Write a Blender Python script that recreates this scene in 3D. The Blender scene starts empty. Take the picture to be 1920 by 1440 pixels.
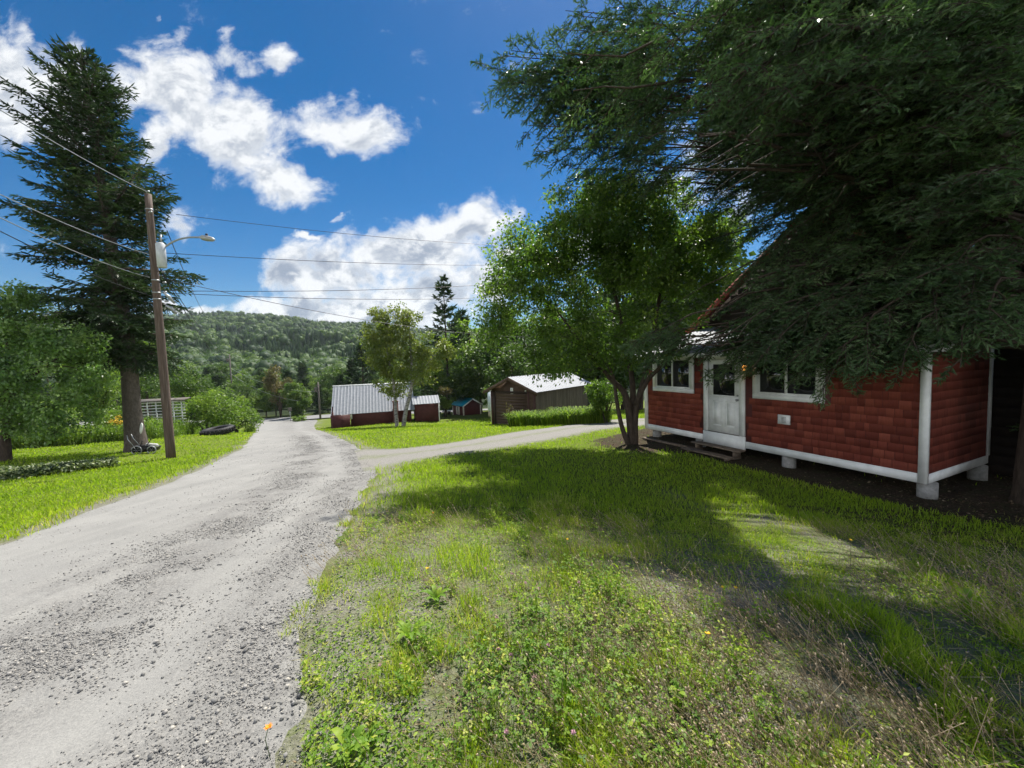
import bpy, math, numpy as np
from mathutils import Vector, Matrix
rng = np.random.default_rng(11)
SC = bpy.context.scene
COL = SC.collection
PI = math.pi
R = math.radians

# ------------------------------------------------------------------ camera
CAMZ = 1.65
FPX = 721.0
PITCH, ROLL = R(3.495), R(1.991)
_F = np.array([0, math.cos(PITCH), -math.sin(PITCH)])
_R0 = np.array([1., 0, 0]); _U0 = np.array([0, math.sin(PITCH), math.cos(PITCH)])
_R = _R0 * math.cos(ROLL) - _U0 * math.sin(ROLL)
_U = _R0 * math.sin(ROLL) + _U0 * math.cos(ROLL)
CAM = np.array([0, 0, CAMZ])

def ray(px, py):
    return _F + _R * (px - 960) / FPX + _U * (720 - py) / FPX

def at(px, py, Y):
    d = ray(px, py)
    return CAM + d * (Y / d[1])

cd = bpy.data.cameras.new('camera'); cam = bpy.data.objects.new('camera', cd); COL.objects.link(cam)
cd.sensor_fit = 'HORIZONTAL'; cd.sensor_width = 36; cd.lens = 36 * FPX / 1920
cd.clip_start = 0.05; cd.clip_end = 6000
M = Matrix(((_R[0], _U[0], -_F[0], 0), (_R[1], _U[1], -_F[1], 0), (_R[2], _U[2], -_F[2], CAMZ), (0, 0, 0, 1)))
cam.matrix_world = M
SC.camera = cam

# ------------------------------------------------------------------ sun, sky, render settings
SUN_AZ, SUN_EL = R(16), R(58)
S = np.array([math.sin(SUN_AZ) * math.cos(SUN_EL), math.cos(SUN_AZ) * math.cos(SUN_EL), math.sin(SUN_EL)])
ld = bpy.data.lights.new('sun', 'SUN'); ld.energy = 5.0; ld.angle = R(0.53); ld.color = (1, .955, .87)
sun = bpy.data.objects.new('sun', ld); COL.objects.link(sun)
sun.rotation_euler = Vector(S).to_track_quat('Z', 'Y').to_euler(); sun.location = (0, 0, 60)
SC.view_settings.view_transform = 'Standard'; SC.view_settings.look = 'None'
SC.view_settings.gamma = 1; SC.view_settings.exposure = 0.93
SC.view_settings.use_curve_mapping = False
cy = SC.cycles
cy.max_bounces = 5; cy.diffuse_bounces = 3; cy.glossy_bounces = 2; cy.transmission_bounces = 4
cy.transparent_max_bounces = 6; cy.volume_bounces = 0
cy.use_adaptive_sampling = True; cy.adaptive_threshold = 0.02
cy.sample_clamp_indirect = 6; cy.caustics_reflective = False; cy.caustics_refractive = False
try:
    cy.use_denoising = True; cy.denoiser = 'OPENIMAGEDENOISE'
    cy.denoising_input_passes = 'RGB_ALBEDO_NORMAL'; cy.denoising_prefilter = 'ACCURATE'
except Exception:
    pass

# ------------------------------------------------------------------ node helpers
class NT:
    def __init__(s, tree):
        s.t = tree; s.n = tree.nodes; s.l = tree.links
    def node(s, typ, **kw):
        n = s.n.new(typ)
        for k, v in kw.items():
            setattr(n, k, v)
        return n
    def put(s, sock, v):
        if isinstance(v, bpy.types.NodeSocket):
            s.l.new(v, sock)
        elif v is not None:
            if sock.type == 'RGBA' and len(v) == 3:
                v = (*v, 1)
            sock.default_value = v
    def math(s, op, a, b=None, c=None, clamp=False):
        n = s.node('ShaderNodeMath', operation=op, use_clamp=clamp)
        s.put(n.inputs[0], a)
        if b is not None: s.put(n.inputs[1], b)
        if c is not None: s.put(n.inputs[2], c)
        return n.outputs[0]
    def vmath(s, op, a, b=None, scale=None):
        n = s.node('ShaderNodeVectorMath', operation=op)
        s.put(n.inputs[0], a)
        if b is not None: s.put(n.inputs[1], b)
        if scale is not None: s.put(n.inputs[3], scale)
        return n.outputs[1] if op in ('LENGTH', 'DISTANCE', 'DOT_PRODUCT') else n.outputs[0]
    def noise(s, vec, scale, detail=4, rough=.55, dist=0, color=False):
        n = s.node('ShaderNodeTexNoise')
        if vec is not None: s.put(n.inputs['Vector'], vec)
        n.inputs['Scale'].default_value = scale; n.inputs['Detail'].default_value = detail
        n.inputs['Roughness'].default_value = rough; n.inputs['Distortion'].default_value = dist
        return n.outputs['Color' if color else 'Fac']
    def ramp(s, fac, stops, interp='LINEAR'):
        n = s.node('ShaderNodeValToRGB'); s.put(n.inputs[0], fac)
        e = n.color_ramp.elements; n.color_ramp.interpolation = interp
        while len(e) < len(stops): e.new(.5)
        for k, (p, c) in enumerate(stops):
            e[k].position = p; e[k].color = (*c, 1) if len(c) == 3 else c
        return n.outputs[0]
    def rng(s, v, a, b, c=0, d=1, smooth=False):
        n = s.node('ShaderNodeMapRange')
        if smooth: n.interpolation_type = 'SMOOTHSTEP'
        s.put(n.inputs[0], v)
        for k, q in enumerate((a, b, c, d)): s.put(n.inputs[k + 1], q)
        return n.outputs[0]
    def mix(s, f, a, b, mode='MIX'):
        n = s.node('ShaderNodeMix', data_type='RGBA', blend_type=mode)
        s.put(n.inputs[0], f); s.put(n.inputs[6], a); s.put(n.inputs[7], b)
        return n.outputs[2]
    def attr(s, name, out='Fac'):
        return s.node('ShaderNodeAttribute', attribute_name=name).outputs[out]
    def bump(s, h, strength=.4, dist=.02):
        n = s.node('ShaderNodeBump'); s.put(n.inputs['Height'], h)
        n.inputs['Strength'].default_value = strength; n.inputs['Distance'].default_value = dist
        return n.outputs[0]
    def coord(s, which='Object'):
        return s.node('ShaderNodeTexCoord').outputs[which]

def new_mat(name):
    m = bpy.data.materials.new(name); m.use_nodes = True
    t = NT(m.node_tree); b = m.node_tree.nodes['Principled BSDF']
    return m, t, b

def simple(name, col, rough=.7, metal=0, var=.15, scale=6, bump=.0, spec=.3, stretch=None):
    """plain paint or similar, with a little mottling so nothing is perfectly even"""
    m, t, b = new_mat(name)
    v = t.coord('Object')
    if stretch:
        v = t.vmath('MULTIPLY', v, stretch)
    n = t.noise(v, scale, 6, .6)
    c2 = tuple(max(0, x * (1 - var * 1.6)) for x in col); c1 = tuple(min(1, x * (1 + var * .6)) for x in col)
    t.put(b.inputs['Base Color'], t.ramp(n, [(.25, c2), (.7, c1)]))
    b.inputs['Roughness'].default_value = rough; b.inputs['Metallic'].default_value = metal
    b.inputs['Specular IOR Level'].default_value = spec
    if bump: t.put(b.inputs['Normal'], t.bump(t.noise(v, scale * 3, 5, .6), bump, .01))
    return m

def leaf_mat(name, stops, trans=.38, rough=.45, spec=.35, tcol=None):
    """leaf: reflecting front and light let through from behind; the tint is a random number per leaf or clump"""
    m, t, b = new_mat(name)
    c = t.ramp(t.attr('tint'), stops)
    t.put(b.inputs['Base Color'], c); b.inputs['Roughness'].default_value = rough
    b.inputs['Specular IOR Level'].default_value = spec
    tr = t.node('ShaderNodeBsdfTranslucent')
    t.put(tr.inputs['Color'], t.mix(1.0, c, tcol or (1.55, 1.75, .75), 'MULTIPLY'))
    mx = t.node('ShaderNodeMixShader'); mx.inputs[0].default_value = trans
    t.l.new(b.outputs[0], mx.inputs[1]); t.l.new(tr.outputs[0], mx.inputs[2])
    out = next(n for n in t.n if n.type == 'OUTPUT_MATERIAL'); t.l.new(mx.outputs[0], out.inputs['Surface'])
    return m

def bark_mat(name, c1, c2, zs=.25, scale=14, bump=.8):
    m, t, b = new_mat(name)
    v = t.vmath('MULTIPLY', t.coord('Object'), (1, 1, zs))
    n = t.noise(v, scale, 8, .68, .6)
    n2 = t.noise(t.coord('Object'), 2.2, 3, .5)
    c = t.mix(t.rng(n2, .35, .7, 0, .5), t.ramp(n, [(.3, c2), (.65, c1)]), tuple(x * .6 for x in c1))
    t.put(b.inputs['Base Color'], c); b.inputs['Roughness'].default_value = .9
    b.inputs['Specular IOR Level'].default_value = .15
    t.put(b.inputs['Normal'], t.bump(n, bump, .03))
    return m

# ------------------------------------------------------------------ mesh helpers
class Geo:
    """collects vertices and faces (with one random tint per vertex) and links them as one mesh object"""
    def __init__(s):
        s.v = []; s.q = []; s.t = []; s.tint = []; s.n = 0; s.qm = []; s.tm = []
    def add(s, v, quads=None, tris=None, tint=None, mat=0):
        v = np.asarray(v, float).reshape(-1, 3)
        if quads is not None and len(quads):
            s.q.append(np.asarray(quads, np.int64).reshape(-1, 4) + s.n); s.qm.append(np.full(len(s.q[-1]), mat))
        if tris is not None and len(tris):
            s.t.append(np.asarray(tris, np.int64).reshape(-1, 3) + s.n); s.tm.append(np.full(len(s.t[-1]), mat))
        if tint is None: tint = .5
        s.tint.append(np.broadcast_to(np.asarray(tint, float), (len(v),)))
        s.v.append(v); s.n += len(v)
        return s
    def box(s, x0, x1, y0, y1, z0, z1, tint=None, mat=0):
        v = [(x, y, z) for x in (x0, x1) for y in (y0, y1) for z in (z0, z1)]
        s.add(v, [(0, 1, 3, 2), (4, 6, 7, 5), (0, 4, 5, 1), (2, 3, 7, 6), (0, 2, 6, 4), (1, 5, 7, 3)], None, tint, mat)
        return s
    def tube(s, pts, rad, k=8, tint=None, mat=0, cap=True):
        pts = np.asarray(pts, float); n = len(pts)
        rad = np.broadcast_to(np.asarray(rad, float), (n,))
        d = np.gradient(pts, axis=0); d /= np.linalg.norm(d, axis=1)[:, None] + 1e-9
        ref = np.array([0, 0, 1.]) if abs(d[:, 2]).mean() < .8 else np.array([1., 0, 0])
        a = np.cross(d, ref); a /= np.linalg.norm(a, axis=1)[:, None] + 1e-9
        b = np.cross(d, a)
        th = np.arange(k) * 2 * PI / k
        v = pts[:, None] + rad[:, None, None] * (a[:, None] * np.cos(th)[None, :, None] + b[:, None] * np.sin(th)[None, :, None])
        i = np.arange(n - 1)[:, None] * k; j = np.arange(k)[None]
        q = np.stack([i + j, i + (j + 1) % k, i + k + (j + 1) % k, i + k + j], -1).reshape(-1, 4)
        v = v.reshape(-1, 3); tr = None
        if cap:
            v = np.vstack([v, pts[0], pts[-1]]); e = n * k
            tr = [(e, (jj + 1) % k, jj) for jj in range(k)] + [(e + 1, (n - 1) * k + jj, (n - 1) * k + (jj + 1) % k) for jj in range(k)]
        s.add(v, q, tr, tint, mat)
        return s
    def prism(s, poly, axis, a, b, mat=0, tint=None):
        """outline (list of 2D points) extruded along axis 0/1/2 from a to b"""
        n = len(poly)
        def P(p, h):
            o = list(p); o.insert(axis, h); return o
        v = [P(p, a) for p in poly] + [P(p, b) for p in poly]
        q = [(i, (i + 1) % n, n + (i + 1) % n, n + i) for i in range(n)]
        tr = [(0, i + 1, i) for i in range(1, n - 1)] + [(n, n + i, n + i + 1) for i in range(1, n - 1)]
        s.add(v, q, tr, tint, mat)
        return s
    def build(s, name, mats, parent=None, smooth=False, local=None):
        me = bpy.data.meshes.new(name)
        v = np.vstack(s.v); tint = np.concatenate(s.tint)
        if local is not None: v = v - np.asarray(local)
        q = np.vstack(s.q) if s.q else np.zeros((0, 4), int); t = np.vstack(s.t) if s.t else np.zeros((0, 3), int)
        mi = np.concatenate([np.concatenate(s.qm) if s.qm else np.zeros(0), np.concatenate(s.tm) if s.tm else np.zeros(0)]).astype(np.int32)
        me.vertices.add(len(v)); me.vertices.foreach_set('co', v.astype(np.float32).ravel())
        me.loops.add(q.size + t.size); me.loops.foreach_set('vertex_index', np.concatenate([q.ravel(), t.ravel()]).astype(np.int32))
        me.polygons.add(len(q) + len(t))
        st = np.concatenate([np.arange(len(q)) * 4, q.size + np.arange(len(t)) * 3]).astype(np.int32)
        me.polygons.foreach_set('loop_start', st)
        me.polygons.foreach_set('material_index', mi)
        if smooth: me.polygons.foreach_set('use_smooth', np.ones(len(mi), bool))
        at_ = me.attributes.new('tint', 'FLOAT', 'POINT'); at_.data.foreach_set('value', tint.astype(np.float32))
        me.update(calc_edges=True); me.validate()
        for m in (mats if isinstance(mats, (list, tuple)) else [mats]): me.materials.append(m)
        o = bpy.data.objects.new(name, me); COL.objects.link(o)
        if parent is not None: o.parent = parent
        return o

def tag(o, label=None, cat=None, group=None, kind=None):
    if label: o['label'] = label
    if cat: o['category'] = cat
    if group: o['group'] = group
    if kind: o['kind'] = kind
    return o

def empty(name, loc, label, cat, group=None, rz=0):
    o = bpy.data.objects.new(name, None); COL.objects.link(o); o.empty_display_size = .2
    o.location = loc; o.rotation_euler = (0, 0, rz)
    return tag(o, label, cat, group)

def copy_tree(o, parent=None):
    c = o.copy(); COL.objects.link(c); c.parent = parent
    for ch in [x for x in list(o.children)]:
        copy_tree(ch, c)
    return c

def unit(v):
    v = np.asarray(v, float); return v / (np.linalg.norm(v, axis=-1, keepdims=True) + 1e-9)

def rand_dir(n):
    return unit(rng.normal(size=(n, 3)))

def vnoise(x, y, scale, seed=0):
    """smooth value noise in plan, 0..1"""
    x = np.asarray(x) * scale + seed * 17.3; y = np.asarray(y) * scale - seed * 9.1
    xi = np.floor(x); yi = np.floor(y); fx = x - xi; fy = y - yi
    def hsh(a, b):
        q = np.sin(a * 127.1 + b * 311.7 + seed * 74.7) * 43758.5453
        return q - np.floor(q)
    fx = fx * fx * (3 - 2 * fx); fy = fy * fy * (3 - 2 * fy)
    return (hsh(xi, yi) * (1 - fx) + hsh(xi + 1, yi) * fx) * (1 - fy) + (hsh(xi, yi + 1) * (1 - fx) + hsh(xi + 1, yi + 1) * fx) * fy

def fbm(x, y, scale, seed=0):
    return (vnoise(x, y, scale, seed) * .5 + vnoise(x, y, scale * 2.1, seed + 1) * .3 + vnoise(x, y, scale * 4.3, seed + 2) * .2)

def sstep(a, b, x):
    t = np.clip((np.asarray(x) - a) / (b - a), 0, 1); return t * t * (3 - 2 * t)

def inpoly(x, y, poly):
    x = np.asarray(x, float); y = np.asarray(y, float); r = np.zeros(x.shape, bool); n = len(poly)
    for i in range(n):
        x0, y0 = poly[i][:2]; x1, y1 = poly[(i + 1) % n][:2]
        c = ((y0 > y) != (y1 > y)) & (x < (x1 - x0) * (y - y0) / ((y1 - y0) or 1e-9) + x0)
        r ^= c
    return r

# ------------------------------------------------------------------ terrain
CP = np.array([
    (0, 0, -1.65), (0, -6, -1.35), (-6, -6, -1.35), (8, -6, -1.45), (-3, 2, -1.66), (0, 2, -1.66), (2.5, 2, -1.74), (5, 2, -1.95), (9, 1, -2.05),
    (0, 4, -1.84), (3, 4, -2.1), (6, 4.5, -2.5), (-3, 5, -1.93), (-6.2, 4.6, -1.98), (-10, 4, -2.02), (-16, 4, -2.15),
    (0, 7, -2.22), (3, 7, -2.48), (7.4, 6.8, -2.78), (4.6, 13.2, -2.77), (10, 8, -2.8), (8, 15, -2.85), (14, 8, -2.8), (14, 16, -2.95),
    (3.66, 11.9, -2.73), (0, 10, -2.5), (-3.3, 9.2, -2.42), (-6, 9, -2.42), (-9, 9, -2.48), (-13.6, 10, -2.75), (-18, 13.5, -2.95),
    (-12.66, 14, -3.15), (-15.83, 16, -3.26), (-8, 14, -3.0), (-2, 14, -2.95), (.5, 16, -3.07), (5, 19, -3.32),
    (0, 20, -3.6), (5.2, 21, -3.55), (1.45, 25.5, -4.3), (-1.17, 28.3, -4.66), (7, 31, -4.7), (-6, 24, -4.08), (-10, 24, -4.15),
    (-18.5, 24, -4.02), (-25, 24, -4.0), (-14, 30, -4.95), (-16.9, 36, -5.85), (-10, 38, -5.75), (-7.5, 38, -5.95), (-5.7, 44, -6.12),
    (-22, 37, -6.1), (-26, 43, -6.55), (-29.2, 58, -7.88), (-33.8, 58, -8.05), (-42.6, 62, -8.38), (-31.3, 62, -7.95), (-55, 60, -8.3),
    (-10, 60, -7.8), (10, 60, -7.5), (20, 40, -5.5), (25, 20, -3.5), (-40, 30, -4.8), (-60, 40, -6), (0, 50, -6.6), (-50, 15, -3.2),
    (40, 40, -5), (25, 5, -2.3), (-30, 4, -2.4), (-20, -8, -1.6), (25, -8, -1.8)], float)

def _tps(r):
    return np.where(r > 1e-9, r * r * np.log(r + 1e-12), 0)
_n = len(CP)
_K = _tps(np.linalg.norm(CP[:, None, :2] - CP[None, :, :2], axis=2)) + np.eye(_n) * .6
_Pm = np.hstack([np.ones((_n, 1)), CP[:, :2]])
_A = np.block([[_K, _Pm], [_Pm.T, np.zeros((3, 3))]])
_W = np.linalg.solve(_A, np.concatenate([CP[:, 2] + CAMZ, np.zeros(3)]))

RIDGE = np.array([(-900, 602), (0, 604), (150, 600), (300, 594), (430, 590), (520, 595), (620, 607), (700, 613), (800, 620), (900, 622), (1000, 628), (1300, 640), (1900, 642), (3200, 640)], float)

def h(x, y):
    x = np.asarray(x, float); y = np.asarray(y, float); sh = x.shape
    xf = x.ravel(); yf = y.ravel(); z = np.zeros(xf.shape)
    d = np.hypot(xf, yf)
    near = d < 125
    if near.any():
        out = np.zeros(near.sum()); xs, ys = xf[near], yf[near]
        for a in range(0, len(xs), 40000):
            sl = slice(a, a + 40000)
            r = np.hypot(xs[sl, None] - CP[None, :, 0], ys[sl, None] - CP[None, :, 1])
            out[sl] = _tps(r) @ _W[:_n] + _W[_n] + _W[_n + 1] * xs[sl] + _W[_n + 2] * ys[sl]
        z[near] = out
    # far: valley floor, then the wooded hill
    yy = np.maximum(yf, 1.)
    px = 960 + FPX * np.clip(xf / yy, -4, 4)
    hor = 678 - .035 * (px - 960)
    el = (hor - np.interp(px, RIDGE[:, 0], RIDGE[:, 1])) / FPX
    D = 620.
    t = np.clip((yf - 95) / (D - 95), 0, 1)
    top = CAMZ + el * D - 7
    far = -7.6 + (top + 7.6) * (t ** 1.12) + (fbm(xf, yf, .012, 5) - .5) * 16 * sstep(.02, .2, t) * (1 - sstep(.85, 1, t))
    far = np.where(yf > D, top - (yf - D) * .10, far)
    far = np.where(yf < 95, -7.6 + np.maximum(0, 95 - yf) * .05, far)
    w = sstep(66, 112, d)
    z = np.where(near, z * (1 - w) + far * w, far)
    return z.reshape(sh)

def on_ground(px, py):
    d = ray(px, py); ts = np.concatenate([np.linspace(.6, 12, 400), np.linspace(12, 130, 900)])
    P = CAM + d[None] * ts[:, None]
    g = P[:, 2] - h(P[:, 0], P[:, 1]); k = np.argmax(g < 0)
    t0, t1 = ts[k - 1], ts[k]; f = g[k - 1] / (g[k - 1] - g[k])
    return CAM + d * (t0 + (t1 - t0) * f)

def gz(x, y):
    return float(h(np.array([x]), np.array([y]))[0])

def curve(pts, n):
    """smooth curve through points"""
    p = np.asarray(pts, float); p = np.vstack([2 * p[0] - p[1], p, 2 * p[-1] - p[-2]])
    seg = len(p) - 3; out = []
    for u in np.linspace(0, seg - 1e-6, n):
        i = int(u); f = u - i; a, b, c, d = p[i:i + 4]
        out.append(.5 * (2 * b + (c - a) * f + (2 * a - 5 * b + 4 * c - d) * f * f + (3 * b - a - 3 * c + d) * f ** 3))
    return np.array(out)

def _late(): pass
G = lambda px, py: on_ground(px, py)[:2]
road_L = [(-5.2, -5), (-5.5, .2), (-5.75, 1.7), (-5.95, 2.8), G(0, 1020), G(130, 966), G(260, 924), G(350, 889), G(420, 855), G(464, 826), G(480, 808), G(475, 798), G(468, 791)]
road_R = [(-.1, -5), (-.62, .4), G(540, 1440), G(588, 1200), G(640, 1050), G(668, 975), G(690, 915), G(706, 880), G(680, 842), G(640, 821), G(606, 808), G(590, 799), G(596, 787)]
RL = curve(road_L, 280); RR = curve(road_R, 280)
RR[:, 0] += (fbm(RR[:, 1], RR[:, 1] * 0, 1.3, 6) - .5) * .34 + (fbm(RR[:, 1], RR[:, 1] * 0, 5., 7) - .5) * .16
RL[:, 0] += (fbm(RL[:, 1], RL[:, 1] * 0, .9, 16) - .5) * .3
mid = (RL[-1] + RR[-1]) / 2
ROAD = np.vstack([RL, RR[::-1]])
drive_F = [G(664, 846), G(684, 843), G(760, 841), G(900, 822), G(1000, 806), G(1150, 787), (9.5, 19.2), (14, 20)]
drive_N = [G(682, 886), G(706, 882), G(790, 862), G(900, 846), G(1050, 822), G(1172, 801), (9.6, 16.6), (14, 17)]
DF = curve(drive_F, 80); DN = curve(drive_N, 80)
DRIVE = np.vstack([DF, DN[::-1]])
CROSS = np.array([(-90, 60.5), (-42, 59), (-20, 60), (8, 62), (8, 68), (-20, 66.2), (-42, 65.2), (-90, 66.5)])

# house frame
HC = np.array([7.441, 6.836, -2.492 + CAMZ]); HA = R(24.2)
hex_ = np.array([-math.sin(HA), math.cos(HA)]); hey = np.array([math.cos(HA), math.sin(HA)])
def hp(s, y):
    return HC[:2] + hex_ * s + hey * y
HOUSE = np.array([hp(-.5, 0), hp(7.0, 0), hp(7.6, 2.7), hp(7.6, 10), hp(-.9, 10), hp(-.9, 2.7)])
HOUSE_YARD = np.array([hp(-4, -.75), hp(7.6, -1.0), hp(9.0, 2.7), hp(9, 11), hp(-6, 11), hp(-9, 1)])

def dist_to(x, y, line):
    line = np.asarray(line)[::2]
    out = np.empty(len(x))
    for a in range(0, len(x), 50000):
        out[a:a + 50000] = np.min(np.hypot(x[a:a + 50000, None] - line[None, :, 0], y[a:a + 50000, None] - line[None, :, 1]), 1)
    return out

def axis_pts(lo, hi, fine_lo, fine_hi, step, growth=1.12):
    a = list(np.arange(fine_lo, fine_hi + 1e-6, step)); s = step
    while a[-1] < hi: s *= growth; a.append(a[-1] + s)
    s = step
    while a[0] > lo: s *= growth; a.insert(0, a[0] - s)
    return np.array(a)

gx = axis_pts(-900, 900, -22, 18, .3, 1.10); gy = axis_pts(-110, 900, -4, 34, .3, 1.075)
GX, GY = np.meshgrid(gx, gy); fx, fy = GX.ravel(), GY.ravel()
fz = h(fx, fy)
nearm = (np.abs(fx) < 100) & (fy < 100)
inr = np.zeros(len(fx), bool); inr[nearm] = inpoly(fx[nearm], fy[nearm], ROAD) | inpoly(fx[nearm], fy[nearm], DRIVE) | inpoly(fx[nearm], fy[nearm], CROSS)
near_e = np.full(len(fx), 9.)
near_e[nearm] = np.minimum(np.minimum(dist_to(fx[nearm], fy[nearm], RR), dist_to(fx[nearm], fy[nearm], RL)), np.minimum(dist_to(fx[nearm], fy[nearm], DF), dist_to(fx[nearm], fy[nearm], DN)))
fz = np.where(inr & ((near_e > .55) | (fy > 30)), fz - .05 - .002 * np.hypot(fx, fy), fz)
fz = fz + np.where(nearm & ~inr & (fy < 40), (fbm(fx, fy, .9, 3) - .5) * .07 * sstep(.1, .7, near_e), 0)
nxg, nyg = len(gx), len(gy)
ii, jj = np.meshgrid(np.arange(nyg - 1), np.arange(nxg - 1), indexing='ij')
q = np.stack([ii * nxg + jj, ii * nxg + jj + 1, (ii + 1) * nxg + jj + 1, (ii + 1) * nxg + jj], -1).reshape(-1, 4)
# where gravel or bare soil shows, and where fallen leaves lie (plan masks)
def soil_mask(x, y):
    dr = dist_to(x, y, RR); dd = np.minimum(dist_to(x, y, DF), dist_to(x, y, DN)); dl = dist_to(x, y, RL)
    side = x > np.interp(y, RR[:, 1], RR[:, 0])
    edge = np.where(side, sstep(.75, .05, dr + (fbm(x, y, 2.2, 8) - .5) * .6), sstep(.5, 0, dl + (fbm(x, y, 2., 9) - .5) * .4)) * (y < 60)
    edge = np.maximum(edge, sstep(.4, 0, dd) * (y < 22) * (y > 8))
    strip = np.exp(-((x - (3.3 + (5.6 - y) * .35)) / .55) ** 2) * sstep(7.2, 6.2, y) * sstep(2.2, 3.6, y)
    near = np.maximum(sstep(.44, .60, fbm(x, y, 1.3, 21)), .55) * sstep(4.8, 3.4, y) * sstep(-2.5, -.5, x) * .9
    return np.clip(np.maximum(np.maximum(edge, near), strip * sstep(.25, .6, fbm(x, y, 2.5, 4)) * .9), 0, 1)
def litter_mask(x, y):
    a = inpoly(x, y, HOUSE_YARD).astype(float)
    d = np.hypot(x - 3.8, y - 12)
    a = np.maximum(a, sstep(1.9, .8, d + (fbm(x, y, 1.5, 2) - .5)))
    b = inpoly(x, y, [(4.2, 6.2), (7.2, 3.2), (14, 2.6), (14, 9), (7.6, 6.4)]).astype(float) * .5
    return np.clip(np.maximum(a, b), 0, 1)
soil = np.zeros(len(fx)); lit = np.zeros(len(fx)); wood = np.zeros(len(fx))
m_ = nearm & (fy < 64)
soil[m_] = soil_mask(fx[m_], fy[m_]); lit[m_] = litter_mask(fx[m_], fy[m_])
wood = sstep(64, 72, fy)
gm, t, b = new_mat('ground')
P_ = t.coord('Object')
n1 = t.noise(P_, .35, 5, .6); n2 = t.noise(P_, 3.5, 6, .65); n3 = t.noise(P_, 45, 4, .7)
lawn = t.mix(t.rng(n2, .3, .7), t.ramp(n1, [(.3, (.08, .13, .015)), (.62, (.15, .20, .025))]), (.13, .155, .03))
lawn = t.mix(t.rng(n3, .35, .75, 0, .55), lawn, (.05, .075, .012))
soilc = t.ramp(n3, [(.3, (.10, .09, .075)), (.55, (.22, .205, .18)), (.75, (.34, .32, .29))])
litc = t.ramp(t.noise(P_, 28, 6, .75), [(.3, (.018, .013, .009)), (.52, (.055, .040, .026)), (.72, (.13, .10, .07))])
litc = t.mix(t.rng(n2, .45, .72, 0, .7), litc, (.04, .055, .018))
woodc = (.02, .03, .012)
c = t.mix(t.attr('wood'), lawn, woodc)
c = t.mix(t.math('MULTIPLY', t.attr('soil'), t.rng(t.noise(P_, 9, 4, .7), .25, .5), clamp=True), c, soilc)
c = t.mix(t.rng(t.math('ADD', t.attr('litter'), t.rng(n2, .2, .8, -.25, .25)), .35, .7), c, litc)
t.put(b.inputs['Base Color'], c); b.inputs['Roughness'].default_value = .95; b.inputs['Specular IOR Level'].default_value = .1
t.put(b.inputs['Normal'], t.bump(t.math('ADD', n3, t.noise(P_, 12, 4, .6)), .7, .04))
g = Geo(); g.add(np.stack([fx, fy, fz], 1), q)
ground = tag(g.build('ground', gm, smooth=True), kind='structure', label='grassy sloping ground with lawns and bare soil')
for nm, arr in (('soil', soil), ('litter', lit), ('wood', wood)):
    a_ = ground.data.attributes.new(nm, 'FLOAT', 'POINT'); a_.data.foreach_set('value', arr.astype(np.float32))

def strip(A, B, k, lift, dip=0.):
    n = len(A); u = np.linspace(0, 1, k)
    if dip: u = np.concatenate([[0, .012, .024, .036], np.linspace(.06, .94, k - 8), [.964, .976, .988, 1]])
    P = A[:, None] * (1 - u)[None, :, None] + B[:, None] * u[None, :, None]
    z = h(P[..., 0], P[..., 1]) + lift
    z = z - dip * np.clip(1 - np.minimum(u, 1 - u) / .035, 0, 1)[None] ** 2
    v = np.concatenate([P, z[..., None]], 2)
    i, j = np.meshgrid(np.arange(n - 1), np.arange(k - 1), indexing='ij')
    q = np.stack([i * k + j, i * k + j + 1, (i + 1) * k + j + 1, (i + 1) * k + j], -1).reshape(-1, 4)
    uu = np.broadcast_to(u[None], (n, k)).ravel()
    return v.reshape(-1, 3), q, uu

# --- the road: worn grey surface with bands of loose gravel along the wheel tracks (the track pattern is on the road itself)
rm, t, b = new_mat('road_surface')
P_ = t.coord('Object'); u = t.attr('tint')
warp = t.math('MULTIPLY', t.math('SUBTRACT', t.noise(P_, .55, 4, .6), .5), .16)
uu = t.math('ADD', u, warp)
fine = t.noise(P_, 85, 3, .75); med = t.noise(P_, 30, 5, .7); big = t.noise(P_, 1.2, 5, .6)
base = t.ramp(t.math('ADD', t.math('MULTIPLY', fine, .6), t.math('MULTIPLY', big, .4)), [(.3, (.15, .148, .142)), (.5, (.228, .225, .214)), (.7, (.30, .294, .277))])
grav = t.ramp(t.noise(P_, 55, 4, .8), [(.34, (.06, .06, .062)), (.5, (.165, .16, .152)), (.68, (.30, .287, .268))])
band = t.ramp(uu, [(0, (.75,) * 3), (.06, (.1,) * 3), (.28, (.12,) * 3), (.42, (.35,) * 3), (.55, (.8,) * 3), (.68, (.85,) * 3), (.74, (.3,) * 3), (.80, (.15,) * 3), (.86, (.8,) * 3), (1, (.9,) * 3)])
f_ = t.math('MULTIPLY', band, t.rng(t.noise(P_, 5, 6, .75), .3, .6), clamp=True)
c = t.mix(f_, base, grav)
streak = t.noise(t.vmath('MULTIPLY', P_, (1.6, .16, 1)), 2.2, 4, .6)
c = t.mix(t.rng(streak, .45, .75, 0, .35), c, (.31, .302, .28))
t.put(b.inputs['Base Color'], c); b.inputs['Roughness'].default_value = .93; b.inputs['Specular IOR Level'].default_value = .2
hgt = t.math('ADD', t.math('MULTIPLY', fine, .35), t.math('MULTIPLY', t.math('MULTIPLY', med, f_), 1.2))
t.put(b.inputs['Normal'], t.bump(hgt, .55, .03))
v, q, uu_ = strip(RL, RR, 34, .014, .07)
g = Geo(); g.add(v, q, tint=uu_); tag(g.build('road', rm, smooth=True), 'grey worn gravel road running downhill and bending', kind='structure')
CA = curve(CROSS[:4], 60); CB = curve(CROSS[4:][::-1], 60)
v, q, uu_ = strip(CB, CA, 8, .03)
am = simple('asphalt', (.20, .20, .198), .9, 0, .12, 2)
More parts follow.
